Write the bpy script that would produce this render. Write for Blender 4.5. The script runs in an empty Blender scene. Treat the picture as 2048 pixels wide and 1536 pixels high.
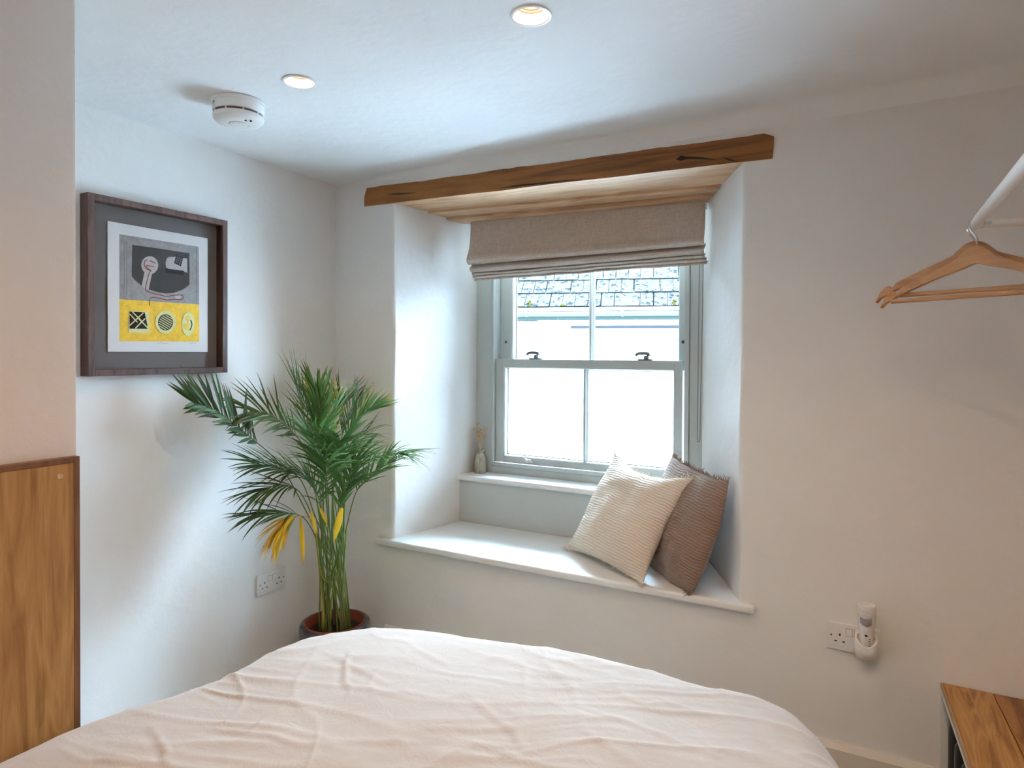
import bpy, bmesh, math, random
from mathutils import Vector, Matrix, noise
from mathutils.geometry import delaunay_2d_cdt

S = bpy.context.scene
COL = S.collection
rnd = random.Random(7)
R = math.radians

# ------------------------------------------------------------------ camera
F_PX, PY = 1302.0, 718.0            # focal length and principal row for a 2048 x 1536 frame
yaw, pitch, roll = R(28.6), R(0.625), R(0.27)
cy, sy = math.cos(yaw), math.sin(yaw)
fwd = Vector((-sy*math.cos(pitch), cy*math.cos(pitch), -math.sin(pitch)))
r0 = Vector((cy, sy, 0)); u0 = r0.cross(fwd)
rt = r0*math.cos(roll) + u0*math.sin(roll)
up = -r0*math.sin(roll) + u0*math.cos(roll)
EYE = Vector((2.170, -2.268, 1.380))
cd = bpy.data.cameras.new('camera'); cam = bpy.data.objects.new('camera', cd); COL.objects.link(cam)
cam.matrix_world = Matrix(((rt.x, up.x, -fwd.x, EYE.x), (rt.y, up.y, -fwd.y, EYE.y), (rt.z, up.z, -fwd.z, EYE.z), (0, 0, 0, 1)))
cd.sensor_fit = 'HORIZONTAL'; cd.sensor_width = 36; cd.lens = 36*F_PX/2048
cd.shift_y = (PY-768)/2048; cd.clip_start = 0.02
S.camera = cam

# ------------------------------------------------------------------ light and exposure
SKY = 100.0
LAMP = 15.5
S.view_settings.view_transform = 'Standard'; S.view_settings.look = 'None'
S.view_settings.gamma = 1; S.view_settings.use_curve_mapping = False
S.view_settings.exposure = 0.76
w = bpy.data.worlds.new('sky'); S.world = w; w.use_nodes = True
nt = w.node_tree; bg = nt.nodes['Background']
tc = nt.nodes.new('ShaderNodeTexCoord'); sx = nt.nodes.new('ShaderNodeSeparateXYZ')
rp = nt.nodes.new('ShaderNodeValToRGB')
nt.links.new(tc.outputs['Generated'], sx.inputs[0]); nt.links.new(sx.outputs['Z'], rp.inputs[0])
rp.color_ramp.elements[0].position = 0.05; rp.color_ramp.elements[0].color = (0.107, 0.145, 0.20, 1)
rp.color_ramp.elements[1].position = 0.85; rp.color_ramp.elements[1].color = (0.575, 0.755, 1.0, 1)
nt.links.new(rp.outputs[0], bg.inputs['Color']); bg.inputs['Strength'].default_value = SKY

# ------------------------------------------------------------------ helpers
def ray(px, py): return fwd + rt*((px-1024)/F_PX) - up*((py-PY)/F_PX)
def at_x(px, py, c): d = ray(px, py); return EYE + d*((c-EYE.x)/d.x)     # pixel -> point of the plane x = c
def at_y(px, py, c): d = ray(px, py); return EYE + d*((c-EYE.y)/d.y)
def at_z(px, py, c): d = ray(px, py); return EYE + d*((c-EYE.z)/d.z)
def at_d(px, py, c): return EYE + ray(px, py)*c

def nz(x, y=0.0, z=0.0): return noise.noise(Vector((x, y, z)))

def bm_box(bm, a, b, bev=0.0, seg=2):
    x0, y0, z0 = a; x1, y1, z1 = b
    v = [bm.verts.new(p) for p in ((x0,y0,z0),(x1,y0,z0),(x1,y1,z0),(x0,y1,z0),(x0,y0,z1),(x1,y0,z1),(x1,y1,z1),(x0,y1,z1))]
    fs = [bm.faces.new([v[i] for i in q]) for q in ((0,3,2,1),(4,5,6,7),(0,1,5,4),(1,2,6,5),(2,3,7,6),(3,0,4,7))]
    if bev:
        es = list({e for f in fs for e in f.edges})
        bmesh.ops.bevel(bm, geom=es, offset=bev, segments=seg, affect='EDGES', profile=0.5)

def bm_prism(bm, pts, fn, c0, c1, bev=0.0, seg=2):
    """polygon pts (a,b) extruded between c0 and c1; fn(a,b,c) -> xyz"""
    A = [bm.verts.new(fn(a, b, c0)) for a, b in pts]; B = [bm.verts.new(fn(a, b, c1)) for a, b in pts]
    n = len(pts); fs = [bm.faces.new(A), bm.faces.new(B[::-1])]
    for i in range(n): fs.append(bm.faces.new((A[i], B[i], B[(i+1) % n], A[(i+1) % n])))
    if bev:
        bmesh.ops.bevel(bm, geom=list({e for f in fs for e in f.edges}), offset=bev, segments=seg, affect='EDGES', profile=0.5)

def bm_tube(bm, pts, r, seg=8, cap=True):
    pts = [Vector(p) for p in pts]; n = len(pts)
    rr = r if isinstance(r, (list, tuple)) else [r]*n
    rings = []; prev = None
    for i, p in enumerate(pts):
        t = (pts[min(i+1, n-1)] - pts[max(i-1, 0)]).normalized()
        if prev is None:
            a = Vector((0, 0, 1)) if abs(t.z) < 0.9 else Vector((1, 0, 0))
            nrm = t.cross(a).normalized()
        else:
            nrm = (prev - t*prev.dot(t)).normalized()
        prev = nrm; bn = t.cross(nrm)
        rings.append([bm.verts.new(p + (nrm*math.cos(2*math.pi*k/seg) + bn*math.sin(2*math.pi*k/seg))*rr[i]) for k in range(seg)])
    for a, b in zip(rings, rings[1:]):
        for k in range(seg): bm.faces.new((a[k], a[(k+1) % seg], b[(k+1) % seg], b[k]))
    if cap and seg > 2:
        bm.faces.new(rings[0][::-1]); bm.faces.new(rings[-1])

def bm_lathe(bm, prof, c, seg=40, sx_=1.0, sy_=1.0):
    """profile of (radius, z) around a vertical axis through c; radius 0 ends close up"""
    c = Vector(c); rings = []
    for r, z in prof:
        if r < 1e-6: rings.append([bm.verts.new(c + Vector((0, 0, z)))])
        else: rings.append([bm.verts.new(c + Vector((r*sx_*math.cos(2*math.pi*k/seg), r*sy_*math.sin(2*math.pi*k/seg), z))) for k in range(seg)])
    for a, b in zip(rings, rings[1:]):
        if len(a) == 1 and len(b) == 1: continue
        for k in range(seg):
            k2 = (k+1) % seg
            if len(a) == 1: bm.faces.new((a[0], b[k], b[k2]))
            elif len(b) == 1: bm.faces.new((a[k], a[k2], b[0]))
            else: bm.faces.new((a[k], a[k2], b[k2], b[k]))

def spline(pts, n):
    """Catmull-Rom through pts, n samples"""
    P = [Vector(p) for p in pts]; P = [P[0]*2-P[1]] + P + [P[-1]*2-P[-2]]; out = []
    m = len(P)-3
    for i in range(n):
        t = i/(n-1)*m; k = min(int(t), m-1); t -= k
        a, b, c, d = P[k:k+4]
        out.append(0.5*((2*b) + (c-a)*t + (2*a-5*b+4*c-d)*t*t + (3*b-a-3*c+d)*t**3))
    return out

def base_of(o):
    while o.parent: o = o.parent
    return o.location.copy()

def obj(name, bm, mats, parent=None, local=False, angle=35, flat=False, fix=True):
    if fix: bmesh.ops.recalc_face_normals(bm, faces=bm.faces[:])
    if not flat:
        for f in bm.faces: f.smooth = True
        for e in bm.edges:
            if len(e.link_faces) == 2 and e.calc_face_angle(0) > R(angle): e.smooth = False
    if parent and not local:
        off = base_of(parent)
        for v in bm.verts: v.co -= off
    me = bpy.data.meshes.new(name); bm.to_mesh(me); bm.free()
    for m in (mats if isinstance(mats, (list, tuple)) else [mats]): me.materials.append(m)
    o = bpy.data.objects.new(name, me); COL.objects.link(o)
    if parent: o.parent = parent
    return o

def tag(o, label, cat, group=None, kind=None):
    o['label'] = label; o['category'] = cat
    if group: o['group'] = group
    if kind: o['kind'] = kind
    return o

def thing(name, label, cat, loc=(0, 0, 0), rz=0.0, group=None, kind=None):
    o = bpy.data.objects.new(name, None); COL.objects.link(o); o.empty_display_size = 0.05
    o.location = loc; o.rotation_euler = (0, 0, rz)
    return tag(o, label, cat, group, kind)

def BM(): return bmesh.new()

# ------------------------------------------------------------------ materials
def mat(name, col, rough=0.5, metal=0.0, spec=0.5):
    m = bpy.data.materials.new(name); m.use_nodes = True
    b = m.node_tree.nodes['Principled BSDF']
    b.inputs['Base Color'].default_value = (*col, 1); b.inputs['Roughness'].default_value = rough
    b.inputs['Metallic'].default_value = metal; b.inputs['Specular IOR Level'].default_value = spec
    return m

def nodes(m): return m.node_tree, m.node_tree.nodes['Principled BSDF']

def coords(t, scale=(1, 1, 1), kind='Object', rot=(0, 0, 0)):
    c = t.nodes.new('ShaderNodeTexCoord'); mp = t.nodes.new('ShaderNodeMapping')
    mp.inputs['Scale'].default_value = scale; mp.inputs['Rotation'].default_value = rot
    t.links.new(c.outputs[kind], mp.inputs[0]); return mp.outputs[0]

def ntex(t, vec, scale, detail=4, rough=0.55, dist=0.0):
    n = t.nodes.new('ShaderNodeTexNoise'); t.links.new(vec, n.inputs['Vector'])
    n.inputs['Scale'].default_value = scale; n.inputs['Detail'].default_value = detail
    n.inputs['Roughness'].default_value = rough; n.inputs['Distortion'].default_value = dist
    return n.outputs['Fac']

def ramp(t, fac, stops):
    r = t.nodes.new('ShaderNodeValToRGB'); e = r.color_ramp.elements
    while len(e) < len(stops): e.new(0.5)
    for k, (p, c) in enumerate(stops): e[k].position = p; e[k].color = (*c, 1)
    t.links.new(fac, r.inputs[0]); return r.outputs[0]

def bump(t, b, h, strength=0.2, dist=0.002, prev=None):
    n = t.nodes.new('ShaderNodeBump'); n.inputs['Strength'].default_value = strength; n.inputs['Distance'].default_value = dist
    t.links.new(h, n.inputs['Height'])
    if prev: t.links.new(prev, n.inputs['Normal'])
    t.links.new(n.outputs[0], b.inputs['Normal']); return n.outputs[0]

def plaster(name, col, strength=0.5):
    m = mat(name, col, 0.92, spec=0.15); t, b = nodes(m); v = coords(t)
    k = 0.94
    t.links.new(ramp(t, ntex(t, v, 2.2, 5), [(0.3, tuple(c*k for c in col)), (0.7, col)]), b.inputs['Base Color'])
    n1 = bump(t, b, ntex(t, v, 5, 3), strength*0.9, 0.012)
    n2 = bump(t, b, ntex(t, v, 38, 4, 0.6), strength*0.7, 0.0025, n1)
    bump(t, b, ntex(t, v, 260, 2), strength*0.35, 0.0006, n2)
    return m

def wood(name, c1, c2, c3, axis='x', scale=1.0, rough=0.5, grain=0.25, seed=0.0, fig=1.0):
    """long-grain timber, grain along the given axis"""
    m = mat(name, c2, rough, spec=0.35); t, b = nodes(m)
    st = {'x': (1.0, 11, 11), 'y': (11, 1.0, 11), 'z': (11, 11, 1.0)}[axis]
    v = coords(t, tuple(s*scale for s in st))
    ad = t.nodes.new('ShaderNodeVectorMath'); ad.operation = 'ADD'; ad.inputs[1].default_value = (seed*3.1, seed*5.7, seed*1.3)
    t.links.new(v, ad.inputs[0]); v = ad.outputs[0]
    a = ntex(t, v, 1.1*fig, 3, 0.5, 1.2)
    mul = t.nodes.new('ShaderNodeMath'); mul.operation = 'MULTIPLY'; mul.inputs[1].default_value = 5.5
    t.links.new(a, mul.inputs[0])
    fr = t.nodes.new('ShaderNodeMath'); fr.operation = 'PINGPONG'; fr.inputs[1].default_value = 1.0; t.links.new(mul.outputs[0], fr.inputs[0])
    fine = ntex(t, v, 7.0, 6, 0.7)
    mx = t.nodes.new('ShaderNodeMath'); mx.operation = 'MULTIPLY_ADD'; mx.inputs[1].default_value = 0.55
    t.links.new(fr.outputs[0], mx.inputs[0])
    sc = t.nodes.new('ShaderNodeMath'); sc.operation = 'MULTIPLY'; sc.inputs[1].default_value = 0.5; t.links.new(fine, sc.inputs[0])
    t.links.new(sc.outputs[0], mx.inputs[2])
    t.links.new(ramp(t, mx.outputs[0], [(0.15, c1), (0.5, c2), (0.9, c3)]), b.inputs['Base Color'])
    bump(t, b, fine, grain, 0.0015)
    return m

M = {}
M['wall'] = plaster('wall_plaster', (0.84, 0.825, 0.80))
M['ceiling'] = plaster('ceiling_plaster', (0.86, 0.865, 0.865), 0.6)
M['nib'] = plaster('partition_lamp_tone', (0.66, 0.56, 0.485), 0.5)  # same plaster as the walls, lamp lighting put into a darker, warmer colour
M['reveal'] = plaster('reveal_plaster', (0.78, 0.77, 0.755))
M['skirting'] = mat('skirting_paint', (0.72, 0.66, 0.58), 0.5)
M['window_paint'] = mat('sage_grey_paint', (0.50, 0.535, 0.515), 0.42)
M['riser_paint'] = mat('riser_paint', (0.53, 0.56, 0.54), 0.5)
M['seat_paint'] = mat('seat_paint', (0.83, 0.835, 0.82), 0.38)
M['white'] = mat('white_plastic', (0.80, 0.79, 0.77), 0.32)
M['white_metal'] = mat('white_enamel', (0.80, 0.80, 0.78), 0.3)
M['shelf_white'] = mat('shelf_white_lacquer', (0.72, 0.73, 0.71), 0.4)
M['dark'] = mat('dark_opening', (0.015, 0.014, 0.014), 0.6)
M['charcoal'] = mat('black_enamel', (0.013, 0.013, 0.014), 0.28)
M['chrome'] = mat('polished_steel', (0.62, 0.64, 0.65), 0.22, 1.0)
M['pewter'] = mat('satin_nickel', (0.15, 0.16, 0.165), 0.5, 0.6)
M['brass'] = mat('brass', (0.75, 0.55, 0.32), 0.35, 0.8)
M['gunmetal'] = mat('gunmetal_beads', (0.10, 0.095, 0.085), 0.4, 0.7)
M['step_shade'] = mat('step_shade_ring', (0.62, 0.42, 0.30), 0.5)  # warm shading of the recessed step put into the colour
M['red'] = mat('red_marker', (0.25, 0.02, 0.015), 0.4)
M['grey_lens'] = mat('frosted_grey_lens', (0.36, 0.35, 0.38), 0.35)
M['mount'] = mat('grey_mount_board', (0.155, 0.145, 0.135), 0.9)
M['floor'] = mat('floor_carpet', (0.42, 0.37, 0.31), 0.95)
t, b = nodes(M['floor']); bump(t, b, ntex(t, coords(t), 320, 3), 0.6, 0.004)

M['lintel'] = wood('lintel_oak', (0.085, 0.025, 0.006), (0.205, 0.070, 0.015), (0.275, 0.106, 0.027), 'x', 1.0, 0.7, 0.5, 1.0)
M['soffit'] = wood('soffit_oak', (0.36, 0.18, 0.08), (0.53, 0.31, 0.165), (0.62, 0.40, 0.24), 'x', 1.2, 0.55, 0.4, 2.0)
M['panel'] = wood('oak_veneer', (0.215, 0.098, 0.028), (0.32, 0.158, 0.047), (0.42, 0.225, 0.078), 'z', 2.4, 0.5, 0.3, 3.0, 0.8)
M['lipping'] = wood('dark_lipping', (0.10, 0.04, 0.017), (0.15, 0.065, 0.027), (0.19, 0.085, 0.036), 'z', 2.0, 0.5, 0.3, 4.0)
M['walnut'] = wood('frame_walnut', (0.040, 0.019, 0.013), (0.072, 0.034, 0.024), (0.11, 0.056, 0.042), 'z', 2.2, 0.5, 0.3, 5.0)
M['bench_top'] = wood('bench_acacia', (0.17, 0.058, 0.011), (0.38, 0.165, 0.038), (0.54, 0.28, 0.085), 'y', 1.6, 0.4, 0.3, 6.0, 1.5)
M['bench_top2'] = wood('bench_acacia_dark', (0.13, 0.038, 0.007), (0.27, 0.10, 0.02), (0.42, 0.19, 0.05), 'y', 1.5, 0.4, 0.3, 9.0, 1.4)
M['bench_edge'] = wood('bench_edge', (0.30, 0.17, 0.085), (0.40, 0.25, 0.135), (0.48, 0.31, 0.18), 'y', 2.0, 0.5, 0.3, 7.0)
M['hanger_wood'] = wood('hanger_beech', (0.33, 0.155, 0.062), (0.44, 0.225, 0.10), (0.52, 0.29, 0.14), 'x', 2.5, 0.45, 0.2, 8.0)

def cloth(name, col, k, weave, rough=0.95, sheen=0.25):
    m = mat(name, col, rough, spec=0.1); t, b = nodes(m); b.inputs['Sheen Weight'].default_value = sheen
    v = coords(t)
    n = ntex(t, v, weave, 3, 0.7)
    t.links.new(ramp(t, n, [(0.3, tuple(c*k for c in col)), (0.7, col)]), b.inputs['Base Color'])
    return m, t, b, v, n

m, t, b, v, n = cloth('blush_cotton', (0.435, 0.355, 0.295), 0.97, 30)
n1 = bump(t, b, ntex(t, v, 22, 5, 0.65, 0.8), 0.35, 0.006); bump(t, b, ntex(t, v, 420, 2), 0.25, 0.0006, n1); M['duvet'] = m
m, t, b, v, n = cloth('blind_linen', (0.34, 0.285, 0.24), 0.97, 20)
va = coords(t, (30, 800, 800)); vb = coords(t, (800, 30, 30))
wv = t.nodes.new('ShaderNodeMath'); wv.operation = 'ADD'; t.links.new(ntex(t, va, 1.0, 2), wv.inputs[0]); t.links.new(ntex(t, vb, 1.0, 2), wv.inputs[1])
t.links.new(ramp(t, wv.outputs[0], [(0.5, (0.40, 0.315, 0.25)), (1.0, (0.51, 0.415, 0.345)), (1.4, (0.59, 0.495, 0.42))]), b.inputs['Base Color'])
bump(t, b, wv.outputs[0], 0.4, 0.001); M['blind'] = m

def muslin(name, col, dark):
    m = mat(name, col, 0.95, spec=0.1); t, b = nodes(m); b.inputs['Sheen Weight'].default_value = 0.3
    wv = t.nodes.new('ShaderNodeTexWave'); wv.wave_type = 'BANDS'; wv.bands_direction = 'Y'; t.links.new(coords(t), wv.inputs['Vector'])
    wv.inputs['Scale'].default_value = 30; wv.inputs['Distortion'].default_value = 7; wv.inputs['Detail'].default_value = 4; wv.inputs['Detail Scale'].default_value = 0.45; wv.inputs['Detail Roughness'].default_value = 0.55
    a = wv.outputs['Fac']                                       # crinkles running across the cushion
    c = ntex(t, coords(t, (150, 60, 60)), 1.0, 3, 0.6); e = ntex(t, coords(t), 9, 4, 0.6)
    ad = t.nodes.new('ShaderNodeMath'); ad.operation = 'MULTIPLY_ADD'; ad.inputs[1].default_value = 0.55; t.links.new(a, ad.inputs[0]); t.links.new(e, ad.inputs[2])
    t.links.new(ramp(t, ad.outputs[0], [(0.15, dark), (0.75, col)]), b.inputs['Base Color'])
    n1 = bump(t, b, ad.outputs[0], 0.7, 0.006); bump(t, b, c, 0.6, 0.003, n1)
    return m
M['cream_muslin'] = muslin('cream_muslin', (0.74, 0.635, 0.51), (0.64, 0.53, 0.405))
M['brown_muslin'] = muslin('brown_muslin', (0.25, 0.163, 0.112), (0.17, 0.104, 0.068))
M['cream_thread'] = mat('cream_thread', (0.74, 0.68, 0.60), 0.95)
M['brown_thread'] = mat('brown_thread', (0.30, 0.23, 0.20), 0.95)

# leaves take their own colour from the mesh (green, with yellowed and browned tips)
m = mat('palm_leaf', (0.05, 0.12, 0.03), 0.5, spec=0.3); t, b = nodes(m)
at = t.nodes.new('ShaderNodeAttribute'); at.attribute_name = 'leaf_colour'; t.links.new(at.outputs['Color'], b.inputs['Base Color'])
tl = t.nodes.new('ShaderNodeBsdfTranslucent'); t.links.new(at.outputs['Color'], tl.inputs['Color']); mi = t.nodes.new('ShaderNodeMixShader'); mi.inputs[0].default_value = 0.35
t.links.new(b.outputs[0], mi.inputs[1]); t.links.new(tl.outputs[0], mi.inputs[2]); t.links.new(mi.outputs[0], t.nodes['Material Output'].inputs['Surface'])
M['leaf'] = m
m = mat('palm_stem', (0.2, 0.24, 0.05), 0.5); t, b = nodes(m)
at = t.nodes.new('ShaderNodeAttribute'); at.attribute_name = 'leaf_colour'; t.links.new(at.outputs['Color'], b.inputs['Base Color'])
M['stem'] = m
m = mat('glazed_pot', (0.06, 0.06, 0.065), 0.38); t, b = nodes(m); v = coords(t)
t.links.new(ramp(t, ntex(t, v, 14, 6, 0.65), [(0.36, (0.022, 0.022, 0.025)), (0.55, (0.085, 0.085, 0.09)), (0.72, (0.19, 0.19, 0.19))]), b.inputs['Base Color'])
bump(t, b, ntex(t, v, 30, 4), 0.3, 0.003); M['pot'] = m
M['terracotta'] = mat('terracotta_plastic', (0.21, 0.042, 0.022), 0.5)
m = mat('potting_soil', (0.012, 0.009, 0.007), 0.95); t, b = nodes(m); v = coords(t)
t.links.new(ramp(t, ntex(t, v, 130, 3, 0.7), [(0.5, (0.010, 0.007, 0.006)), (0.72, (0.055, 0.04, 0.03)), (0.80, (0.35, 0.32, 0.28))]), b.inputs['Base Color'])
bump(t, b, ntex(t, v, 120, 3), 1.0, 0.008); M['soil'] = m
m = mat('stoneware', (0.36, 0.34, 0.25), 0.35); t, b = nodes(m); v = coords(t, (1, 1, 0.4))
t.links.new(ramp(t, ntex(t, v, 60, 4), [(0.35, (0.27, 0.25, 0.175)), (0.65, (0.42, 0.40, 0.31))]), b.inputs['Base Color']); M['stoneware'] = m
M['straw'] = mat('dried_straw', (0.60, 0.45, 0.29), 0.9)
M['seed'] = mat('dried_seed', (0.48, 0.32, 0.18), 0.9)

m = bpy.data.materials.new('window_glass'); m.use_nodes = True; t = m.node_tree; t.nodes.clear()
o_ = t.nodes.new('ShaderNodeOutputMaterial'); mi = t.nodes.new('ShaderNodeMixShader'); tr = t.nodes.new('ShaderNodeBsdfTransparent'); gl = t.nodes.new('ShaderNodeBsdfGlossy'); fr = t.nodes.new('ShaderNodeFresnel')
tr.inputs['Color'].default_value = (0.93, 0.97, 0.955, 1); gl.inputs['Roughness'].default_value = 0.0; fr.inputs['IOR'].default_value = 1.35
t.links.new(fr.outputs[0], mi.inputs[0]); t.links.new(tr.outputs[0], mi.inputs[1]); t.links.new(gl.outputs[0], mi.inputs[2]); t.links.new(mi.outputs[0], o_.inputs[0]); M['glass'] = m
m = M['glass'].copy(); m.name = 'clear_picture_glass'; M['clear_glass'] = m
for n in m.node_tree.nodes:
    if n.type == 'BSDF_TRANSPARENT': n.inputs['Color'].default_value = (1, 1, 1, 1)
    if n.type == 'FRESNEL': n.inputs['IOR'].default_value = 1.12
m = bpy.data.materials.new('lamp_glow'); m.use_nodes = True; t, b = nodes(m)
b.inputs['Base Color'].default_value = (1, 1, 1, 1); b.inputs['Emission Color'].default_value = (1.0, 0.80, 0.58, 1); b.inputs['Emission Strength'].default_value = 7; M['lamp'] = m

# ------------------------------------------------------------------ the room shell
def ceil_z(x): return 2.150 + 0.012*x
X_R, Y_B = 2.95, -3.35
NIB_X, NIB_Y = 0.70, -1.496
def left_in(y): return 0.34 + 0.19*y       # splayed window reveals
def right_in(y): return 1.803 - 0.456*y
YF = 0.53                                   # inner face of the window frame

def struct(name, bm, m, label, cat, **k):
    return tag(obj(name, bm, m, **k), label, cat, kind='structure')

bm = BM(); bm_box(bm, (-0.15, Y_B-0.1, -0.1), (X_R+0.1, 0.0, 0.0))
struct('floor', bm, M['floor'], 'beige carpeted bedroom floor mostly hidden by the bed', 'floor')

# ceiling: one surface with round holes for the downlights and a soft cove along the window wall
DL = [(1.472, -0.903), (0.722, -0.903), (1.47, -2.36), (2.15, -1.60), (2.20, -2.36)]
HOLE = 0.0425
pts, edges = [], []
def loop(ps):
    s = len(pts); pts.extend(ps)
    for k in range(len(ps)): edges.append((s+k, s+(k+1) % len(ps)))
xs = [-0.12 + (X_R+0.24)*k/36 for k in range(37)]
ys = [Y_B-0.1 + (-0.20-(Y_B-0.1))*k/36 for k in range(36)] + [-0.20+0.20*k/14 for k in range(15)]
loop([(xs[0], ys[0]), (xs[-1], ys[0]), (xs[-1], 0.0), (xs[0], 0.0)])
for (x, y) in DL: loop([(x+HOLE*math.cos(2*math.pi*k/32), y+HOLE*math.sin(2*math.pi*k/32)) for k in range(32)])
for x in xs[1:-1]:
    for y in ys[1:-1]:
        if all((x-a)**2+(y-c)**2 > 0.06**2 for a, c in DL): pts.append((x, y))
for x in xs[1:-1]: pts += [(x, ys[0]), (x, 0.0)]
V, _, FC, *_ = delaunay_2d_cdt([Vector(p) for p in pts], edges, [], 0, 1e-5)
bm = BM()
def cove(x, y):
    r = 0.055*min(1, max(0.05, (x-0.15)/0.5))
    return 0 if y < -r else r - math.sqrt(max(0, r*r-(y+r)**2))
vs = [bm.verts.new((p.x, p.y, ceil_z(p.x) - cove(p.x, p.y) + 0.003*nz(p.x*2.1, p.y*2.1))) for p in V]
for f in FC:
    c = sum((V[i] for i in f), Vector((0, 0)))/len(f)
    if any((c-Vector(d)).length < HOLE*0.98 for d in DL): continue
    try: bm.faces.new([vs[i] for i in f])
    except ValueError: pass
struct('ceiling', bm, M['ceiling'], 'uneven white plastered ceiling with recessed downlights', 'ceiling')

# window wall: two splayed jambs, apron below the seat and the strip above the lintel
bm = BM()
def jamb(plan, z0=0.523, z1=2.06, n=44, wob=()):
    rows = []
    for k in range(n+1):
        z = z0+(z1-z0)*k/n; row = []
        for i, (x, y) in enumerate(plan):
            wv_ = (0.0035*nz(z*3.2, i*0.31, 5) + 0.0015*nz(z*11, i*0.2, 9)) if i in wob else 0
            row.append(bm.verts.new((x+wv_, y, z)))
        rows.append(row)
    for a, b_ in zip(rows, rows[1:]):
        for i in range(len(plan)): j = (i+1) % len(plan); bm.faces.new((a[i], a[j], b_[j], b_[i]))
    bm.faces.new(rows[0]); bm.faces.new(rows[-1])
def corner(xw, inward, rad=0.016):
    """rounded plaster arris between the wall face and a reveal"""
    d = Vector((inward(0.4)-inward(0.0), 0.4)).normalized(); s = 1 if inward(0.1) > inward(0) else -1
    out = []
    for k in range(7):
        u = k/6; p0 = Vector((xw-s*rad, 0)); p1 = Vector((xw, 0)); p2 = p1+d*rad
        out.append(tuple(p0*(1-u)**2+p1*2*u*(1-u)+p2*u*u))
    return out
lp = [(-0.14, 0.66), (-0.14, 0.0)] + corner(0.34, left_in) + [(left_in(0.2), 0.2), (left_in(0.4), 0.4), (left_in(YF+0.02), YF+0.02), (0.40, 0.66)]
jamb(lp, wob=range(2, 11))
rp_ = [(X_R+0.1, 0.66), (1.63, 0.66), (right_in(YF+0.02), YF+0.02), (right_in(0.4), 0.4), (right_in(0.2), 0.2)] + corner(1.803, right_in)[::-1] + [(X_R+0.1, 0.0)]
jamb(rp_, wob=range(3, 12))
bm_box(bm, (-0.14, 0.0, 0.0), (X_R+0.1, 0.66, 0.523))
bm_box(bm, (-0.14, 0.0, 2.06), (X_R+0.1, 0.66, 2.24))
bm_box(bm, (0.38, YF+0.09, 0.50), (1.64, 0.66, 0.83)); bm_box(bm, (0.38, YF+0.09, 1.97), (1.64, 0.66, 2.24))
struct('wall_back', bm, M['wall'], 'off-white plaster wall around the deep splayed window recess', 'wall')

bm = BM(); bm_box(bm, (-0.14, Y_B-0.1, 0), (0.0, 0.0, 2.24)); struct('wall_left', bm, M['wall'], 'off-white plaster wall behind the framed print', 'wall')
bm = BM(); bm_box(bm, (X_R, Y_B-0.1, 0), (X_R+0.1, 0.0, 2.24)); struct('wall_right', bm, M['wall'], 'off-white plaster wall on the right carrying the clothes rail', 'wall')
bm = BM(); bm_box(bm, (0.0, Y_B-0.1, 0), (X_R, Y_B, 2.24)); struct('wall_front', bm, M['wall'], 'off-white plaster wall opposite the window', 'wall')
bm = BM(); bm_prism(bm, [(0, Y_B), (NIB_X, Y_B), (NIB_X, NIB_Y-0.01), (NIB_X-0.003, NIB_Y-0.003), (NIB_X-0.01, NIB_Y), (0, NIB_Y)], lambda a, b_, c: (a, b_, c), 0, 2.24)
struct('wall_partition', bm, M['nib'], 'plastered partition wall toned for lamp light above the oak panel', 'wall')

bm = BM()
bm_prism(bm, [(0, 0), (0, 0.165), (-0.010, 0.165), (-0.021, 0.150), (-0.021, 0)], lambda a, b_, c: (c, a, b_), 0.30, X_R)
struct('baseboard_back', bm, M['skirting'], 'cream painted skirting board below the window wall', 'skirting board')
bm = BM()
bm_prism(bm, [(0, 0), (0, 0.110), (0.024, 0.106), (0.027, 0.100), (0.027, 0)], lambda a, b_, c: (a, c, b_), NIB_Y, -0.021)
struct('baseboard_left', bm, M['riser_paint'], 'grey-white skirting board under the framed print wall', 'skirting board')

# ------------------------------------------------------------------ oak lintel
lin = thing('oak_lintel', 'rough oak lintel beam spanning the top of the window recess', 'beam', (1.03, 0.0, 2.03))
bm = BM(); n = 60
def lin_top(x): return 2.113 - 0.0105*(x-0.188) + 0.0045*nz(x*5, 2) + 0.003*nz(x*19, 4) + 0.002*nz(x*47, 6)
def lin_bot(x): return 2.033 - 0.0122*(x-0.173) + 0.002*nz(x*4, 8)
rows = []
for k in range(n+1):
    u = k/n; x = 0.174+1.724*u; e0 = 0.012*(1 if k == n else 0); e1 = 0.014 if k == 0 else 0
    yf = -0.005+0.0022*nz(x*7, 3)
    yb = 0.190+0.07*(x-0.44)/1.24
    rows.append([bm.verts.new(p) for p in ((x+e1, yf, lin_top(x)-e0), (x, yf, (lin_top(x)+lin_bot(x))/2), (x-e0*0.3, yf, lin_bot(x)), (x, yb, lin_bot(x)-0.002), (x, yb, 2.13))])
for a, b_ in zip(rows, rows[1:]):
    for i in range(5): j = (i+1) % 5; bm.faces.new((a[i], a[j], b_[j], b_[i]))
bm.faces.new(rows[0]); bm.faces.new(rows[-1])
fb = obj('front_beam', bm, [M['lintel'], M['soffit']], lin, angle=25)
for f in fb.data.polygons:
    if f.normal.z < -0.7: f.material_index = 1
M['crack'] = mat('dark_timber_crack', (0.02, 0.009, 0.005), 0.9)
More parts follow.
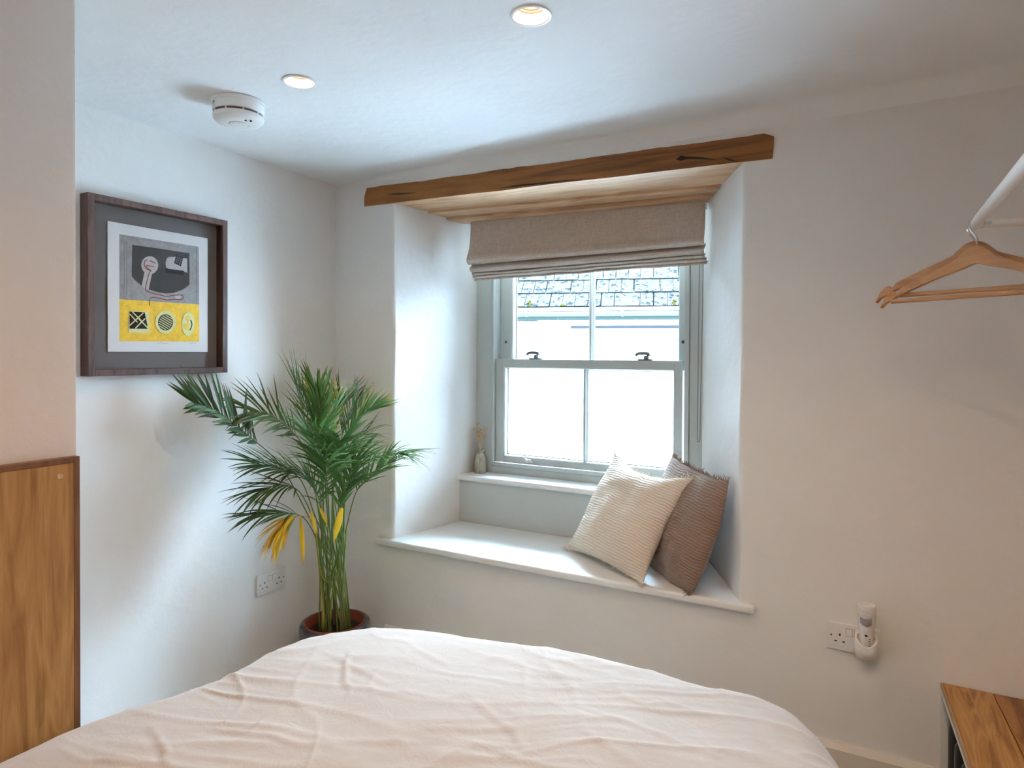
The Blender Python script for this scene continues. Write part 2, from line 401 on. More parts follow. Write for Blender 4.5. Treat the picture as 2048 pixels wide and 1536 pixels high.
for ps in ([(1000, 376), (1040, 369), (1100, 363), (1170, 357), (1100, 365.5), (1040, 372)], [(1352, 319), (1362, 311), (1374, 313), (1400, 314), (1432, 319), (1400, 318), (1372, 318), (1362, 321)], [(1444, 315), (1460, 317), (1474, 322), (1458, 321)], [(772, 388), (800, 386), (830, 385), (800, 389)]):
    bm = BM(); bm.faces.new([bm.verts.new(at_y(px, py, -0.0082)) for px, py in ps])
    r_ = bmesh.ops.extrude_face_region(bm, geom=bm.faces[:]); bmesh.ops.translate(bm, verts=[g for g in r_['geom'] if isinstance(g, bmesh.types.BMVert)], vec=(0, 0.006, 0))
    q = obj('timber_crack', bm, M['crack'], fb); q['label'] = 'dark crack in the oak'
for (ya, yb, zz, nm) in ((0.194, 0.302, 2.008, M['soffit']), (0.310, 0.44, 1.997, M['soffit'])):
    bm = BM(); sk = 0.058
    bm_prism(bm, [(left_in(ya)+0.004, ya), (right_in(ya+sk)-0.004, ya+sk), (right_in(yb+sk)-0.004, yb+sk), (left_in(yb)+0.004, yb)], lambda a, b_, c: (a, b_, c-0.0125*(a-0.4)), zz+0.01, zz+0.05, 0.004)
    obj('soffit_board', bm, nm, lin)

# ------------------------------------------------------------------ sash window
win = thing('window_1', 'grey-green painted wooden sash window with four panes', 'window', (1.02, YF, 0.80), kind='structure')
WP = M['window_paint']
bm = BM()                                   # fixed frame: lining, sill piece, head and staff beads
JL, JR = 0.530, 1.507
bm_box(bm, (0.405, YF, 0.775), (JL, YF+0.09, 2.03), 0.002)
bm_box(bm, (JR, YF, 0.775), (1.60, YF+0.09, 2.03), 0.002)
bm_box(bm, (JL, YF, 0.775), (JR, YF+0.09, 0.8125), 0.002)
bm_box(bm, (JL, YF, 1.985), (JR, YF+0.09, 2.03), 0.002)
obj('window_frame', bm, WP, win)
bm = BM()
for a, c in (((JL+0.0015, YF-0.006, 0.815), (JL+0.013, YF+0.013, 1.985)), ((JR-0.022, YF-0.006, 0.815), (JR-0.0015, YF+0.013, 1.985)), ((JL+0.0015, YF-0.006, 0.8145), (JR-0.0015, YF+0.013, 0.831))):
    bm_box(bm, a, c, 0.003, 3)
obj('staff_bead', bm, WP, win)
bm = BM()
for x0, x1 in ((JL+0.001, JL+0.0125), (JR-0.0215, JR-0.001)): bm_box(bm, (x0, YF+0.0135, 0.815), (x1, YF+0.13, 1.985))
bm_box(bm, (JL, YF+0.05, 0.79), (JR, YF+0.13, 0.8125))
obj('sash_channel', bm, WP, win)

def sash(name, yf, x0, x1, z0, z1, gx0, gx1, gz0, gz1, bar):
    """timber sash: stiles and rails, inner ovolo, one glazing bar, two panes"""
    bm = BM(); d = 0.042; mo = 0.006
    for a, c in (((x0, yf, z0), (gx0-mo, yf+d, z1)), ((gx1+mo, yf, z0), (x1, yf+d, z1)), ((gx0-mo, yf, z0), (gx1+mo, yf+d, gz0-mo)), ((gx0-mo, yf, gz1+mo), (gx1+mo, yf+d, z1))):
        bm_box(bm, a, c, 0.0012, 1)
    def ov(pa, pb, inn):                      # a chamfered bead along one inner edge
        pa, pb, inn = Vector(pa), Vector(pb), Vector(inn)
        vs = [[bm.verts.new(p+q) for q in (Vector((0, 0.003, 0)), inn*mo*0.45+Vector((0, 0.0045, 0)), inn*mo+Vector((0, 0.016, 0)), inn*mo+Vector((0, 0.03, 0)), Vector((0, 0.03, 0)))] for p in (pa, pb)]
        for i in range(5): j = (i+1) % 5; bm.faces.new((vs[0][i], vs[0][j], vs[1][j], vs[1][i]))
    a0, a1, b0, b1 = gx0-mo, gx1+mo, gz0-mo, gz1+mo
    ov((a0, yf, b0), (a0, yf, b1), (1, 0, 0)); ov((a1, yf, b0), (a1, yf, b1), (-1, 0, 0)); ov((a0, yf, b0), (a1, yf, b0), (0, 0, 1)); ov((a0, yf, b1), (a1, yf, b1), (0, 0, -1))
    s = obj(name, bm, WP, win)
    bm = BM()
    bm_prism(bm, [(bar-0.005, yf+0.006), (bar+0.005, yf+0.006), (bar+0.006, yf+0.012), (bar+0.0125, yf+0.020), (bar+0.0125, yf+0.034), (bar-0.0125, yf+0.034), (bar-0.0125, yf+0.020), (bar-0.006, yf+0.012)], lambda a, b_, c: (a, b_, c), gz0-0.004, gz1+0.004)
    obj('glazing_bar', bm, WP, s)
    for ga, gb in ((gx0-0.003, bar), (bar, gx1+0.003)):
        bm = BM(); bm_box(bm, (ga, yf+0.024, gz0-0.003), (gb, yf+0.028, gz1+0.003)); obj('glass_pane', bm, M['glass'], s, flat=True)
    bm = BM()                                  # dark spacer of the sealed unit
    for a, c in (((gx0-0.002, gz0), (gx0+0.004, gz1)), ((gx1-0.004, gz0), (gx1+0.002, gz1)), ((gx0, gz0-0.002), (gx1, gz0+0.0035)), ((gx0, gz1-0.0035), (gx1, gz1+0.002))):
        bm_box(bm, (a[0], yf+0.0285, a[1]), (c[0], yf+0.036, c[1]))
    obj('spacer_bar', bm, M['gunmetal'], s)
    return s
lower = sash('lower_sash', YF+0.0145, 0.5435, 1.4735, 0.8325, 1.3445, 0.598, 1.431, 0.870, 1.298, 1.019)
upper = sash('upper_sash', YF+0.062, 0.5440, 1.4850, 1.300, 1.984, 0.617, 1.440, 1.338, 1.95, 1.027)
def fastener(px, py):
    p = at_y(px, py, YF+0.035); p.z = 1.3445
    bm = BM(); bm_box(bm, (p.x-0.030, p.y-0.013, p.z-0.0005), (p.x+0.036, p.y+0.013, p.z+0.007), 0.002); bm_lathe(bm, [(0, 0.018), (0.010, 0.017), (0.012, 0.005), (0.012, 0)], (p.x+0.006, p.y, p.z+0.005), 16)
    q = obj('sash_fastener', bm, M['pewter'], win); q['label'] = 'satin metal fastener on the meeting rail'
    bm = BM(); bm_tube(bm, spline([(p.x+0.016, p.y, p.z+0.020), (p.x+0.014, p.y-0.002, p.z+0.030), (p.x-0.008, p.y-0.006, p.z+0.032), (p.x-0.030, p.y-0.009, p.z+0.030), (p.x-0.041, p.y-0.010, p.z+0.021)], 12), [0.0085]*4+[0.0075]*5+[0.0065]*3, 8)
    obj('fastener_lever', bm, M['pewter'], q)
fastener(1070, 716); fastener(1290, 719)
p = at_y(1057, 919, YF+0.012)
bm = BM(); bm_box(bm, (p.x-0.019, YF+0.004, p.z-0.014), (p.x+0.022, YF+0.0145, p.z-0.004), 0.003); bm_tube(bm, spline([(p.x-0.004, YF+0.008, p.z-0.006), (p.x-0.006, YF-0.006, p.z+0.002), (p.x-0.010, YF-0.012, p.z+0.010), (p.x-0.004, YF-0.004, p.z+0.015)], 10), 0.0055, 10); bm_lathe(bm, [(0, 0.006), (0.006, 0.004), (0.007, 0)], (p.x+0.008, YF+0.006, p.z-0.004), 12)
q = obj('sash_lift', bm, M['white_metal'], win); q['label'] = 'white metal catch on the bottom rail'
for px in (1012, 1366):
    p = at_y(px, 684, YF+0.061); bm = BM(); bm_lathe(bm, [(0, 0.004), (0.006, 0.0035), (0.0075, 0.0)], (0, 0, 0), 16)
    bmesh.ops.rotate(bm, verts=bm.verts, cent=(0, 0, 0), matrix=Matrix.Rotation(R(90), 3, 'X')); bmesh.ops.translate(bm, verts=bm.verts, vec=(p.x, YF+0.0615, p.z))
    q = obj('sash_stop', bm, M['gunmetal'], win); q['label'] = 'small dark sash stop screw'

# sill board above its riser, then the window seat below
SILL = 0.779; SEAT = 0.551
bm = BM(); ys0 = 0.392
bm_prism(bm, [(left_in(ys0)-0.008, ys0), (right_in(ys0)+0.008, ys0), (right_in(YF)-0.001, YF+0.004), (left_in(YF)+0.001, YF+0.004)], lambda a, b_, c: (a, b_, c), SILL-0.026, SILL, 0.008, 4)
q = obj('window_sill', bm, M['seat_paint'], win); q['label'] = 'white painted upper sill board with rounded nosing'
bm = BM(); bm_prism(bm, [(left_in(0.412)-0.004, 0.412), (right_in(0.412)+0.004, 0.412), (right_in(0.44)-0.004, 0.44), (left_in(0.44)+0.004, 0.44)], lambda a, b_, c: (a, b_, c), SEAT-0.02, SILL-0.02)
q = obj('riser_panel', bm, M['riser_paint'], win); q['label'] = 'grey-green riser panel below the sill'
bm = BM()
bm_prism(bm, [(0.262, -0.030), (1.853, -0.030), (1.853, 0.0), (right_in(0)-0.001, 0.001), (right_in(0.412), 0.412), (left_in(0.412), 0.412), (left_in(0)+0.001, 0.001), (0.262, 0.0)], lambda a, b_, c: (a, b_, c), SEAT-0.028, SEAT, 0.009, 4)
seat = tag(obj('window_seat', bm, M['seat_paint']), 'white painted window seat board with rounded front nosing', 'window seat')

# ------------------------------------------------------------------ roman blind
bl = thing('roman_blind', 'half-raised beige linen roman blind hanging over the upper window', 'blind', (1.03, 0.43, 1.99))
prof = [(0.402, 2.006), (0.400, 1.95), (0.394, 1.90), (0.382, 1.86), (0.371, 1.838), (0.3665, 1.825), (0.368, 1.8165), (0.376, 1.8085), (0.390, 1.8045), (0.402, 1.806), (0.411, 1.812), (0.4125, 1.806), (0.401, 1.797), (0.391, 1.789), (0.390, 1.782), (0.398, 1.7735), (0.412, 1.770), (0.426, 1.773), (0.430, 1.7745),
        (0.418, 1.770), (0.408, 1.7655), (0.409, 1.7615), (0.420, 1.7565), (0.434, 1.757), (0.440, 1.7595), (0.428, 1.7565), (0.420, 1.7525), (0.421, 1.7485), (0.432, 1.7440), (0.445, 1.7445), (0.452, 1.7475), (0.443, 1.7435), (0.438, 1.7405), (0.4385, 1.734)]
prof = [(v_.x, v_.y) for v_ in spline([(a, b_, 0) for a, b_ in prof], 220)]
bm = BM(); NX = 60; rows = []
for k in range(NX+1):
    u = k/NX; x = 0.4845+1.110*u; row = []
    for i, (y, z) in enumerate(prof):
        s_ = i/len(prof)
        dz = (-0.008+0.016*u)*min(1, s_*3) + (0.006-0.018*u)*max(0, 1-s_*5) + 0.0025*nz(u*5, s_*3, 2)*s_ + (0.004*nz(u*9, s_*6, 7) if s_ > 0.55 else 0)
        dy = 0.004*nz(u*4, s_*4, 11) + (0.002*nz(u*13, s_*9, 3) if s_ > 0.5 else 0)
        dx = (-0.003 if k == 0 else 0.003 if k == NX else 0)*math.sin(s_*9)
        row.append(bm.verts.new((x+dx, y+dy, z+dz)))
    rows.append(row)
for a, b_ in zip(rows, rows[1:]):
    for i in range(len(prof)-1): bm.faces.new((a[i], a[i+1], b_[i+1], b_[i]))
q = obj('fabric_panel', bm, M['blind'], bl, angle=80)
so = q.modifiers.new('thickness', 'SOLIDIFY'); so.thickness = 0.0016; so.offset = 1
bm = BM(); bm_box(bm, (0.486, 0.408, 1.962), (1.594, 0.440, 1.992), 0.003); q = obj('headrail', bm, M['white'], bl); q['label'] = 'white headrail behind the fabric top'
bm = BM()
def bead(p, r=0.0019): bm_lathe(bm, [(0, r), (r*0.87, r*0.5), (r*0.87, -r*0.5), (0, -r)], p, 6)
def strand(a, c):
    a, c = Vector(a), Vector(c); L_ = (c-a).length; k = int(L_/0.0042)
    for i in range(k+1): bead(a.lerp(c, i/k))
ya = 0.485
A1, A2 = at_y(1399, 500, ya), at_y(1407.5, 490, ya); B1, B2 = at_y(1394.6, 879, ya), at_y(1399.6, 879, ya)
strand(A1, B1); strand(A2, B2)
for k in range(6):
    th = math.pi*(k+0.5)/6; c = (B1+B2)/2; r_ = (B2-B1).length/2
    bead(c + Vector((-r_*math.cos(th), 0, -0.010*math.sin(th))))
bm_tube(bm, [A1+Vector((0, 0, 0.003)), A1+Vector((0, -0.03, 0.43-0.0))], 0.0006, 4) if False else None
strand(A1, (A1.x+0.003, 0.445, 1.975)); strand(A2, (A2.x+0.004, 0.445, 1.975))
q = obj('pull_chain', bm, M['gunmetal'], bl); q['label'] = 'dark beaded pull chain looped down the right side'

# ------------------------------------------------------------------ house across the street
hs = thing('neighbouring_house', 'white rendered house with lichened slate roof seen through the window', 'house', (-0.7, 5.2, -0.6))
YH = 5.0; GZ = 1.897
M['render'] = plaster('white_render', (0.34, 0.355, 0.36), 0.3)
M['fascia'] = mat('dimmed_pale_fascia', (0.0150, 0.0200, 0.0178), 0.5, spec=0.0)  # fascia, gutter, slates, moss and ledge: dimmer daylight put into the colour
M['gutter'] = mat('dimmed_white_gutter', (0.030, 0.031, 0.030), 0.4, spec=0.0)
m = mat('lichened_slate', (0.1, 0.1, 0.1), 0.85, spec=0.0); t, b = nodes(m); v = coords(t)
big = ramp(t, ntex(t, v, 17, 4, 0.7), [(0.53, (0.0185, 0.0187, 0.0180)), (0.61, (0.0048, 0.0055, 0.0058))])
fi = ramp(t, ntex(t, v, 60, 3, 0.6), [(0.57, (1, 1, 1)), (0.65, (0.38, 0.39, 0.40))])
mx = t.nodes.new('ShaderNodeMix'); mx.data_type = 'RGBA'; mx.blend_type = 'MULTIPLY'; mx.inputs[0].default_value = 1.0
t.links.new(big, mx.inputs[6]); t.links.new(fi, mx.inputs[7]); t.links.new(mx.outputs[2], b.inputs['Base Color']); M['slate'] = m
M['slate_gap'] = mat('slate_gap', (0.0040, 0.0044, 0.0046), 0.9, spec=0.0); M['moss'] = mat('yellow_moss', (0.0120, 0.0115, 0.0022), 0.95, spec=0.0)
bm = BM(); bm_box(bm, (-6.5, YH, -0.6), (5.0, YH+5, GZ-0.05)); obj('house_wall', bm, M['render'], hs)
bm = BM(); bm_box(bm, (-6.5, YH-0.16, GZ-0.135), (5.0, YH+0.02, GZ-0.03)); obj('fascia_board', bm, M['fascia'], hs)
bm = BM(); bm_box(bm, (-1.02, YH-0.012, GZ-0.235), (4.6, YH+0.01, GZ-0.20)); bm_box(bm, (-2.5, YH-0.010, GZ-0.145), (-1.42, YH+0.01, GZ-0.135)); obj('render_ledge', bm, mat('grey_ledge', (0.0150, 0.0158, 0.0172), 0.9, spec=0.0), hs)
bm = BM()
gp = [(YH-0.20+0.055*math.cos(a), GZ-0.045+0.055*math.sin(a)) for a in [math.pi+math.pi*k/10 for k in range(11)]]
gp2 = [(YH-0.20+0.048*math.cos(a), GZ-0.045+0.048*math.sin(a)) for a in [2*math.pi-math.pi*k/10 for k in range(11)]]
bm_prism(bm, gp+gp2, lambda a, b_, c: (c, a, b_), -6.5, 5.0)
for gx in (-1.72, -1.54, -0.42, 0.24): bm_prism(bm, [(YH-0.2+0.062*math.cos(a), GZ-0.045+0.062*math.sin(a)) for a in [math.pi*0.9+math.pi*1.2*k/10 for k in range(11)]], lambda a, b_, c: (c, a, b_), gx, gx+0.035)
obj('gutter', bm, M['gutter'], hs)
bm = BM(); PR = R(42); W_, E_ = 0.150, 0.262
def roof_pt(x, s_, h=0.0): return (x, YH-0.19+s_*math.cos(PR)-h*math.sin(PR), GZ+0.005+s_*math.sin(PR)+h*math.cos(PR))
base = [bm.verts.new(roof_pt(x, s_)) for x, s_ in ((-6.5, 0), (5.0, 0), (5.0, 3.2), (-6.5, 3.2))]; bm.faces.new(base).material_index = 1
rr = random.Random(3)
for r_ in range(12):
    for k in range(77):
        x = -6.5 + (k-0.5*(r_ % 2))*W_ + rr.uniform(-0.006, 0.006); s0 = r_*E_ + rr.uniform(-0.004, 0.004); h = 0.018+rr.uniform(0, 0.006)
        x1 = x+W_-rr.uniform(0.004, 0.012)
        v8 = [bm.verts.new(roof_pt(*q)) for q in ((x, s0, h), (x1, s0, h), (x1, s0+E_*1.25, 0.004), (x, s0+E_*1.25, 0.004), (x, s0, h-0.012), (x1, s0, h-0.012))]
        bm.faces.new(v8[:4]); f = bm.faces.new((v8[0], v8[4], v8[5], v8[1])); f.material_index = 1
for (mx_, ms) in ((-1.50, 0.10), (0.17, 0.09), (-1.10, 0.02)):
    for q in range(9):
        bm_lathe(bm, [(0, 0.012), (0.012, 0.008), (0.016, 0)], roof_pt(mx_+rr.uniform(-0.015, 0.02), ms*q/8, 0.02), 7)
for f in bm.faces:
    if len(f.verts) == 3 or len(f.verts) == 4 and f.calc_area() < 0.0006 and f.material_index == 0: f.material_index = 2
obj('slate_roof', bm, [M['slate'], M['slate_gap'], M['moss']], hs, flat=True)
hs.rotation_euler.z = R(17)          # the street does not run quite parallel to the window wall
bm = BM(); bm_box(bm, (-9, 0.7, -0.75), (9, 12, -0.6)); tag(obj('street_ground', bm, mat('pale_paving', (0.72, 0.73, 0.73), 0.9)), 'pale paved ground outside between the two houses', 'ground', kind='structure')

# ------------------------------------------------------------------ downlights and smoke alarm
def downlight(x, y, label, power=LAMP):
    z = ceil_z(x); d = thing('downlight', label, 'ceiling light', (x, y, z), group='recessed ceiling downlights')
    bm = BM(); bm_lathe(bm, [(0.0405, 0.002), (0.0405, -0.0025), (0.0430, -0.0040), (0.0480, -0.0032), (0.0490, -0.0010), (0.0490, 0.001), (0.044, 0.002)], (x, y, z), 48); obj('trim_ring', bm, M['white_metal'], d)
    bm = BM(); bm_lathe(bm, [(0.0410, 0.0), (0.0385, 0.010), (0.0345, 0.022), (0.0345, 0.030), (0.043, 0.046)], (x, y, z), 48); obj('reflector', bm, M['white_metal'], d)
    bm = BM(); bm_lathe(bm, [(0.0342, 0.0225), (0.0305, 0.0225), (0.0300, 0.026), (0.0262, 0.0285), (0.0262, 0.033), (0.0342, 0.033)], (x, y, z), 48); q = obj('inner_ring', bm, M['step_shade'], d); q['label'] = 'inner ring with warm step shading in its colour'
    bm = BM(); bm_lathe(bm, [(0, 0.033), (0.0265, 0.033), (0.0265, 0.040), (0, 0.040)], (x, y, z), 32); obj('lamp_lens', bm, M['lamp'], d)
    l = bpy.data.lights.new('lamp_light', 'SPOT'); l.energy = power; l.color = (1.0, 0.68, 0.42); l.spot_size = R(150); l.spot_blend = 0.9; l.shadow_soft_size = 0.016
    lo = bpy.data.objects.new('lamp_light', l); COL.objects.link(lo); lo.parent = d; lo.location = (0, 0, 0.006)
    return d
downlight(*DL[0], 'lit recessed downlight nearest the top edge of the photo', LAMP*0.42)
downlight(*DL[1], 'lit recessed downlight beside the smoke alarm', LAMP*0.42)
downlight(*DL[2], 'recessed downlight above the middle of the bed')
downlight(*DL[3], 'recessed downlight near the clothes rail')
downlight(*DL[4], 'recessed downlight over the right edge of the bed')

ax, ay = 0.440, -0.886; az = ceil_z(ax)
sm = thing('smoke_alarm', 'round white smoke alarm on the ceiling left of the downlight', 'smoke alarm', (ax, ay, az))
bm = BM(); bm_lathe(bm, [(0, 0.0), (0.078, 0.0), (0.079, -0.004), (0.0785, -0.010), (0.0755, -0.011), (0.0755, -0.034), (0.0735, -0.037), (0, -0.037)], (ax, ay, az), 64); obj('mounting_base', bm, M['white'], sm)
bm = BM(); bm_lathe(bm, [(0, -0.037), (0.0700, -0.037), (0.0700, -0.0445), (0, -0.0445)], (ax, ay, az), 64); q = obj('vent_slot', bm, mat('vent_shadow', (0.16, 0.14, 0.13), 0.8), sm); q['label'] = 'dark ventilation slot around the alarm'
for k in range(9):
    a = 2*math.pi*k/9+0.2; bm = BM(); c = Vector((ax+0.071*math.cos(a), ay+0.071*math.sin(a), az)); bm_box(bm, (c.x-0.002, c.y-0.002, az-0.045), (c.x+0.002, c.y+0.002, az-0.0365)); obj('vent_rib', bm, M['white'], sm)
bm = BM(); bm_lathe(bm, [(0.0735, -0.0440), (0.0745, -0.047), (0.0735, -0.056), (0.066, -0.064), (0.050, -0.0675), (0.030, -0.068), (0.0295, -0.0665), (0.0272, -0.0665), (0.0265, -0.070), (0.018, -0.0715), (0, -0.072)], (ax, ay, az), 64)
obj('cover', bm, M['white'], sm)
bm = BM()
for dx in (0.0, 0.009): bm_lathe(bm, [(0, -0.0695), (0.0032, -0.0695), (0.0032, -0.062)], (ax+0.047+dx, ay-0.012+dx*1.3, az), 10)
q = obj('indicator_hole', bm, M['dark'], sm); q['label'] = 'two small dark indicator holes'
p = at_d(433, 200, (Vector((ax, ay, az))-EYE).dot(fwd)-0.075)
bm = BM(); bm_lathe(bm, [(0, 0.003), (0.003, 0.0), (0, -0.003)], (ax+0.0755*math.cos(R(-105)), ay+0.0755*math.sin(R(-105)), az-0.018), 10); obj('locking_pin_hole', bm, M['dark'], sm)

# ------------------------------------------------------------------ framed print
PX = 0.045
y0_, y1_, z0_, z1_ = -1.1225, -0.619, 1.297, 1.870
fr_ = thing('framed_print', 'abstract grey and yellow print in a walnut box frame on the left wall', 'picture', (0.0, (y0_+y1_)/2, z0_))
FW = 0.021
bm = BM()
for yy, zz in (((y0_, y0_+FW), (z0_, z1_)), ((y1_-FW, y1_), (z0_, z1_)), ((y0_+FW, y1_-FW), (z0_, z0_+FW)), ((y0_+FW, y1_-FW), (z1_-FW, z1_))):
    bm_box(bm, (0.001, yy[0], zz[0]), (PX, yy[1], zz[1]), 0.0012, 1)
obj('frame', bm, M['walnut'], fr_)
bm = BM(); bm_box(bm, (0.002, y0_+FW, z0_+FW), (0.008, y1_-FW, z1_-FW)); q = obj('mount_board', bm, M['mount'], fr_); q['label'] = 'dark grey mount board'
# the print itself: paper with flat printed shapes, each a few tenths of a millimetre above the last
INK = [mat('print_paper', (0.74, 0.75, 0.76), 0.9), mat('ink_grey', (0.34, 0.345, 0.35), 0.9), mat('ink_yellow', (0.80, 0.50, 0.045), 0.85), mat('ink_charcoal', (0.062, 0.062, 0.060), 0.9), mat('ink_pale_grey', (0.46, 0.46, 0.455), 0.9),
       mat('ink_red', (0.23, 0.045, 0.03), 0.85), mat('ink_black', (0.014, 0.016, 0.022), 0.85), mat('ink_pale_yellow', (0.66, 0.66, 0.33), 0.85), mat('ink_olive', (0.035, 0.045, 0.025), 0.85), mat('ink_line', (0.22, 0.225, 0.235), 0.9)]
for k in (1, 2, 3):
    t, b = nodes(INK[k]); c = INK[k].node_tree.nodes['Principled BSDF'].inputs['Base Color'].default_value[:3]
    t.links.new(ramp(t, ntex(t, coords(t), 45, 5, 0.7), [(0.35, tuple(v_*0.82 for v_ in c)), (0.7, tuple(v_*1.12 for v_ in c))]), b.inputs['Base Color'])
PXP = 0.0125
def pp(X, Y, lift=0.0):
    q = at_x(200+X/5.296, 430+Y/5.296, PXP); return Vector((PXP+lift, q.y, q.z))
bm = BM(); c4 = [pp(80, 62), pp(1140, 248), pp(1140, 1450), pp(80, 1448)]
ymin, ymax, zmin, zmax = c4[0].y, c4[1].y, (c4[2].z+c4[3].z)/2, (c4[0].z+c4[1].z)/2
bm_box(bm, (0.0105, ymin, zmin), (PXP, ymax, zmax))
LAY = [0]
def ink(ps, mi_):
    LAY[0] += 1; f = bm.faces.new([bm.verts.new(pp(X, Y, 0.00006*LAY[0]+0.0001)) for X, Y in ps]); f.material_index = mi_
def oval(cx, cy_, rx, ry, mi_, tilt=0.0, n=36):
    ink([(cx+rx*math.cos(a)*math.cos(tilt)-ry*math.sin(a)*math.sin(tilt), cy_+rx*math.cos(a)*math.sin(tilt)+ry*math.sin(a)*math.cos(tilt)) for a in [2*math.pi*k/n for k in range(n)]], mi_)
def stroke(ps, wd, mi_, n=None):
    P = spline([(x, y, 0) for x, y in ps], n or max(2, len(ps)*7)); L_, R_ = [], []
    for i, p in enumerate(P):
        t_ = (P[min(i+1, len(P)-1)]-P[max(i-1, 0)]).normalized(); nn = Vector((-t_.y, t_.x, 0))*wd/2
        L_.append(p+nn); R_.append(p-nn)
    LAY[0] += 1; h = 0.00006*LAY[0]+0.0001
    a = [bm.verts.new(pp(p.x, p.y, h)) for p in L_]; c = [bm.verts.new(pp(p.x, p.y, h)) for p in R_]
    for i in range(len(a)-1): bm.faces.new((a[i], a[i+1], c[i+1], c[i])).material_index = mi_
ink([(203, 203), (1045, 336), (1050, 948), (205, 892)], 1)
ink([(205, 892), (1050, 950), (1050, 1342), (205, 1335)], 2)
for X in (255, 282): stroke([(X, 290), (X+1, 570), (X-1, 850)], 7, 9)
stroke([(1022, 345), (1024, 930)], 8, 9)
ink([(340, 315), (640, 358), (945, 405), (947, 600), (945, 735), (905, 772), (850, 802), (780, 825), (700, 832), (610, 818), (520, 790), (440, 750), (380, 700), (335, 650)], 3)
oval(526, 532, 90, 95, 4); ink([(472, 590), (552, 612), (512, 795), (440, 752)], 4)
stroke([(500, 472), (474, 492), (468, 530), (488, 566), (535, 590)], 10, 5); stroke([(522, 480), (586, 512)], 11, 5); stroke([(488, 535), (572, 547)], 9, 5); stroke([(488, 535), (500, 560), (541, 590)], 9, 5)
stroke([(541, 590), (520, 612), (500, 690), (480, 770), (490, 802), (560, 830), (640, 848), (700, 862), (780, 852), (850, 846), (878, 858), (878, 884), (855, 896), (790, 893), (720, 900), (640, 885), (570, 872), (532, 884), (523, 915), (522, 956)], 9, 5)
stroke([(800, 872), (850, 870)], 34, 4)
ink([(705, 462), (722, 446), (800, 442), (922, 462), (924, 612), (880, 600), (730, 575), (698, 555), (692, 505)], 4)
ink([(688, 565), (888, 592), (882, 640), (688, 612)], 6); ink([(805, 422), (880, 450), (855, 545), (782, 510)], 6)
for k in range(1, 4): stroke([(805+75*k/4, 422+28*k/4), (782+73*k/4, 510+35*k/4)], 4, 9); stroke([(805-23*k/4, 422+88*k/4), (880-25*k/4, 450+95*k/4)], 4, 9)
ink([(305, 1013), (512, 1024), (520, 1100), (518, 1252), (300, 1246)], 7); ink([(310, 1022), (470, 1031), (508, 1206), (310, 1204)], 6)
for a in (((340, 1026), (435, 1120)), ((408, 1100), (508, 1200)), ((312, 1048), (392, 1136)), ((312, 1170), (458, 1036)), ((372, 1200), (475, 1096))): stroke(a, 12, 7)
oval(692, 1135, 110, 121, 7); oval(690, 1137, 80, 86, 8)
for k in range(7): o_ = -66+k*22; hl = 0.9*math.sqrt(max(0, 80**2-o_**2)); stroke([(690+o_*-0.5-hl*0.85, 1137+o_*0.86-hl*0.5), (690+o_*-0.5+hl*0.85, 1137+o_*0.86+hl*0.5)], 8, 7)
oval(930, 1155, 68, 124, 7, 0.03); oval(923, 1096, 24, 26, 2); oval(923, 1096, 10, 11, 7); oval(904, 1180, 26, 28, 2); stroke([(920, 1110), (925, 1150), (908, 1180), (930, 1215), (950, 1200)], 14, 2); stroke([(955, 1112), (968, 1160), (948, 1222)], 12, 8)
stroke([(605, 1358), (640, 1354), (670, 1360), (720, 1356)], 3, 9); stroke([(940, 1360), (980, 1355), (1015, 1359)], 3, 9)
q = obj('print_sheet', bm, INK, fr_, flat=True, fix=False); q['label'] = 'white paper printed with grey and yellow abstract shapes'
bm = BM(); bm_box(bm, (0.036, y0_+FW-0.002, z0_+FW-0.002), (0.0375, y1_-FW+0.002, z1_-FW+0.002)); obj('glazing', bm, M['clear_glass'], fr_, flat=True)

# ------------------------------------------------------------------ oak panel on the partition
pn = thing('oak_panel', 'tall oak veneer panel with dark lipping beside the bed', 'wood panel', (NIB_X, -2.2, 0.0))
PT = 1.157; PXF = NIB_X+0.020; PE = at_x(160, 1000, PXF).y
bm = BM(); bm_box(bm, (NIB_X+0.001, Y_B+0.3, 0.004), (PXF, PE-0.0125, PT-0.0125)); obj('veneer_board', bm, M['panel'], pn)
bm = BM(); bm_box(bm, (NIB_X+0.001, PE-0.0122, 0.004), (PXF+0.0005, PE, PT), 0.0008, 1); obj('edge_lipping', bm, M['lipping'], pn)
bm = BM(); bm_box(bm, (NIB_X+0.001, Y_B+0.3, PT-0.0122), (PXF+0.0005, PE-0.0123, PT), 0.0008, 1); obj('edge_lipping', bm, M['lipping'], pn)
p = at_x(120, 953, PXF)
bm = BM(); bm_lathe(bm, [(0, 0.002), (0.0055, 0.002), (0.0062, 0.0)], (0, 0, 0), 20); bm_box(bm, (-0.0045, -0.0006, 0.0015), (0.0045, 0.0006, 0.0024)); bmesh.ops.rotate(bm, verts=bm.verts, cent=(0, 0, 0), matrix=Matrix.Rotation(R(90), 3, 'Y')); bmesh.ops.translate(bm, verts=bm.verts, vec=(PXF, p.y, p.z))
q = obj('screw_cap', bm, M['brass'], pn); q['label'] = 'small brass screw near the top corner'

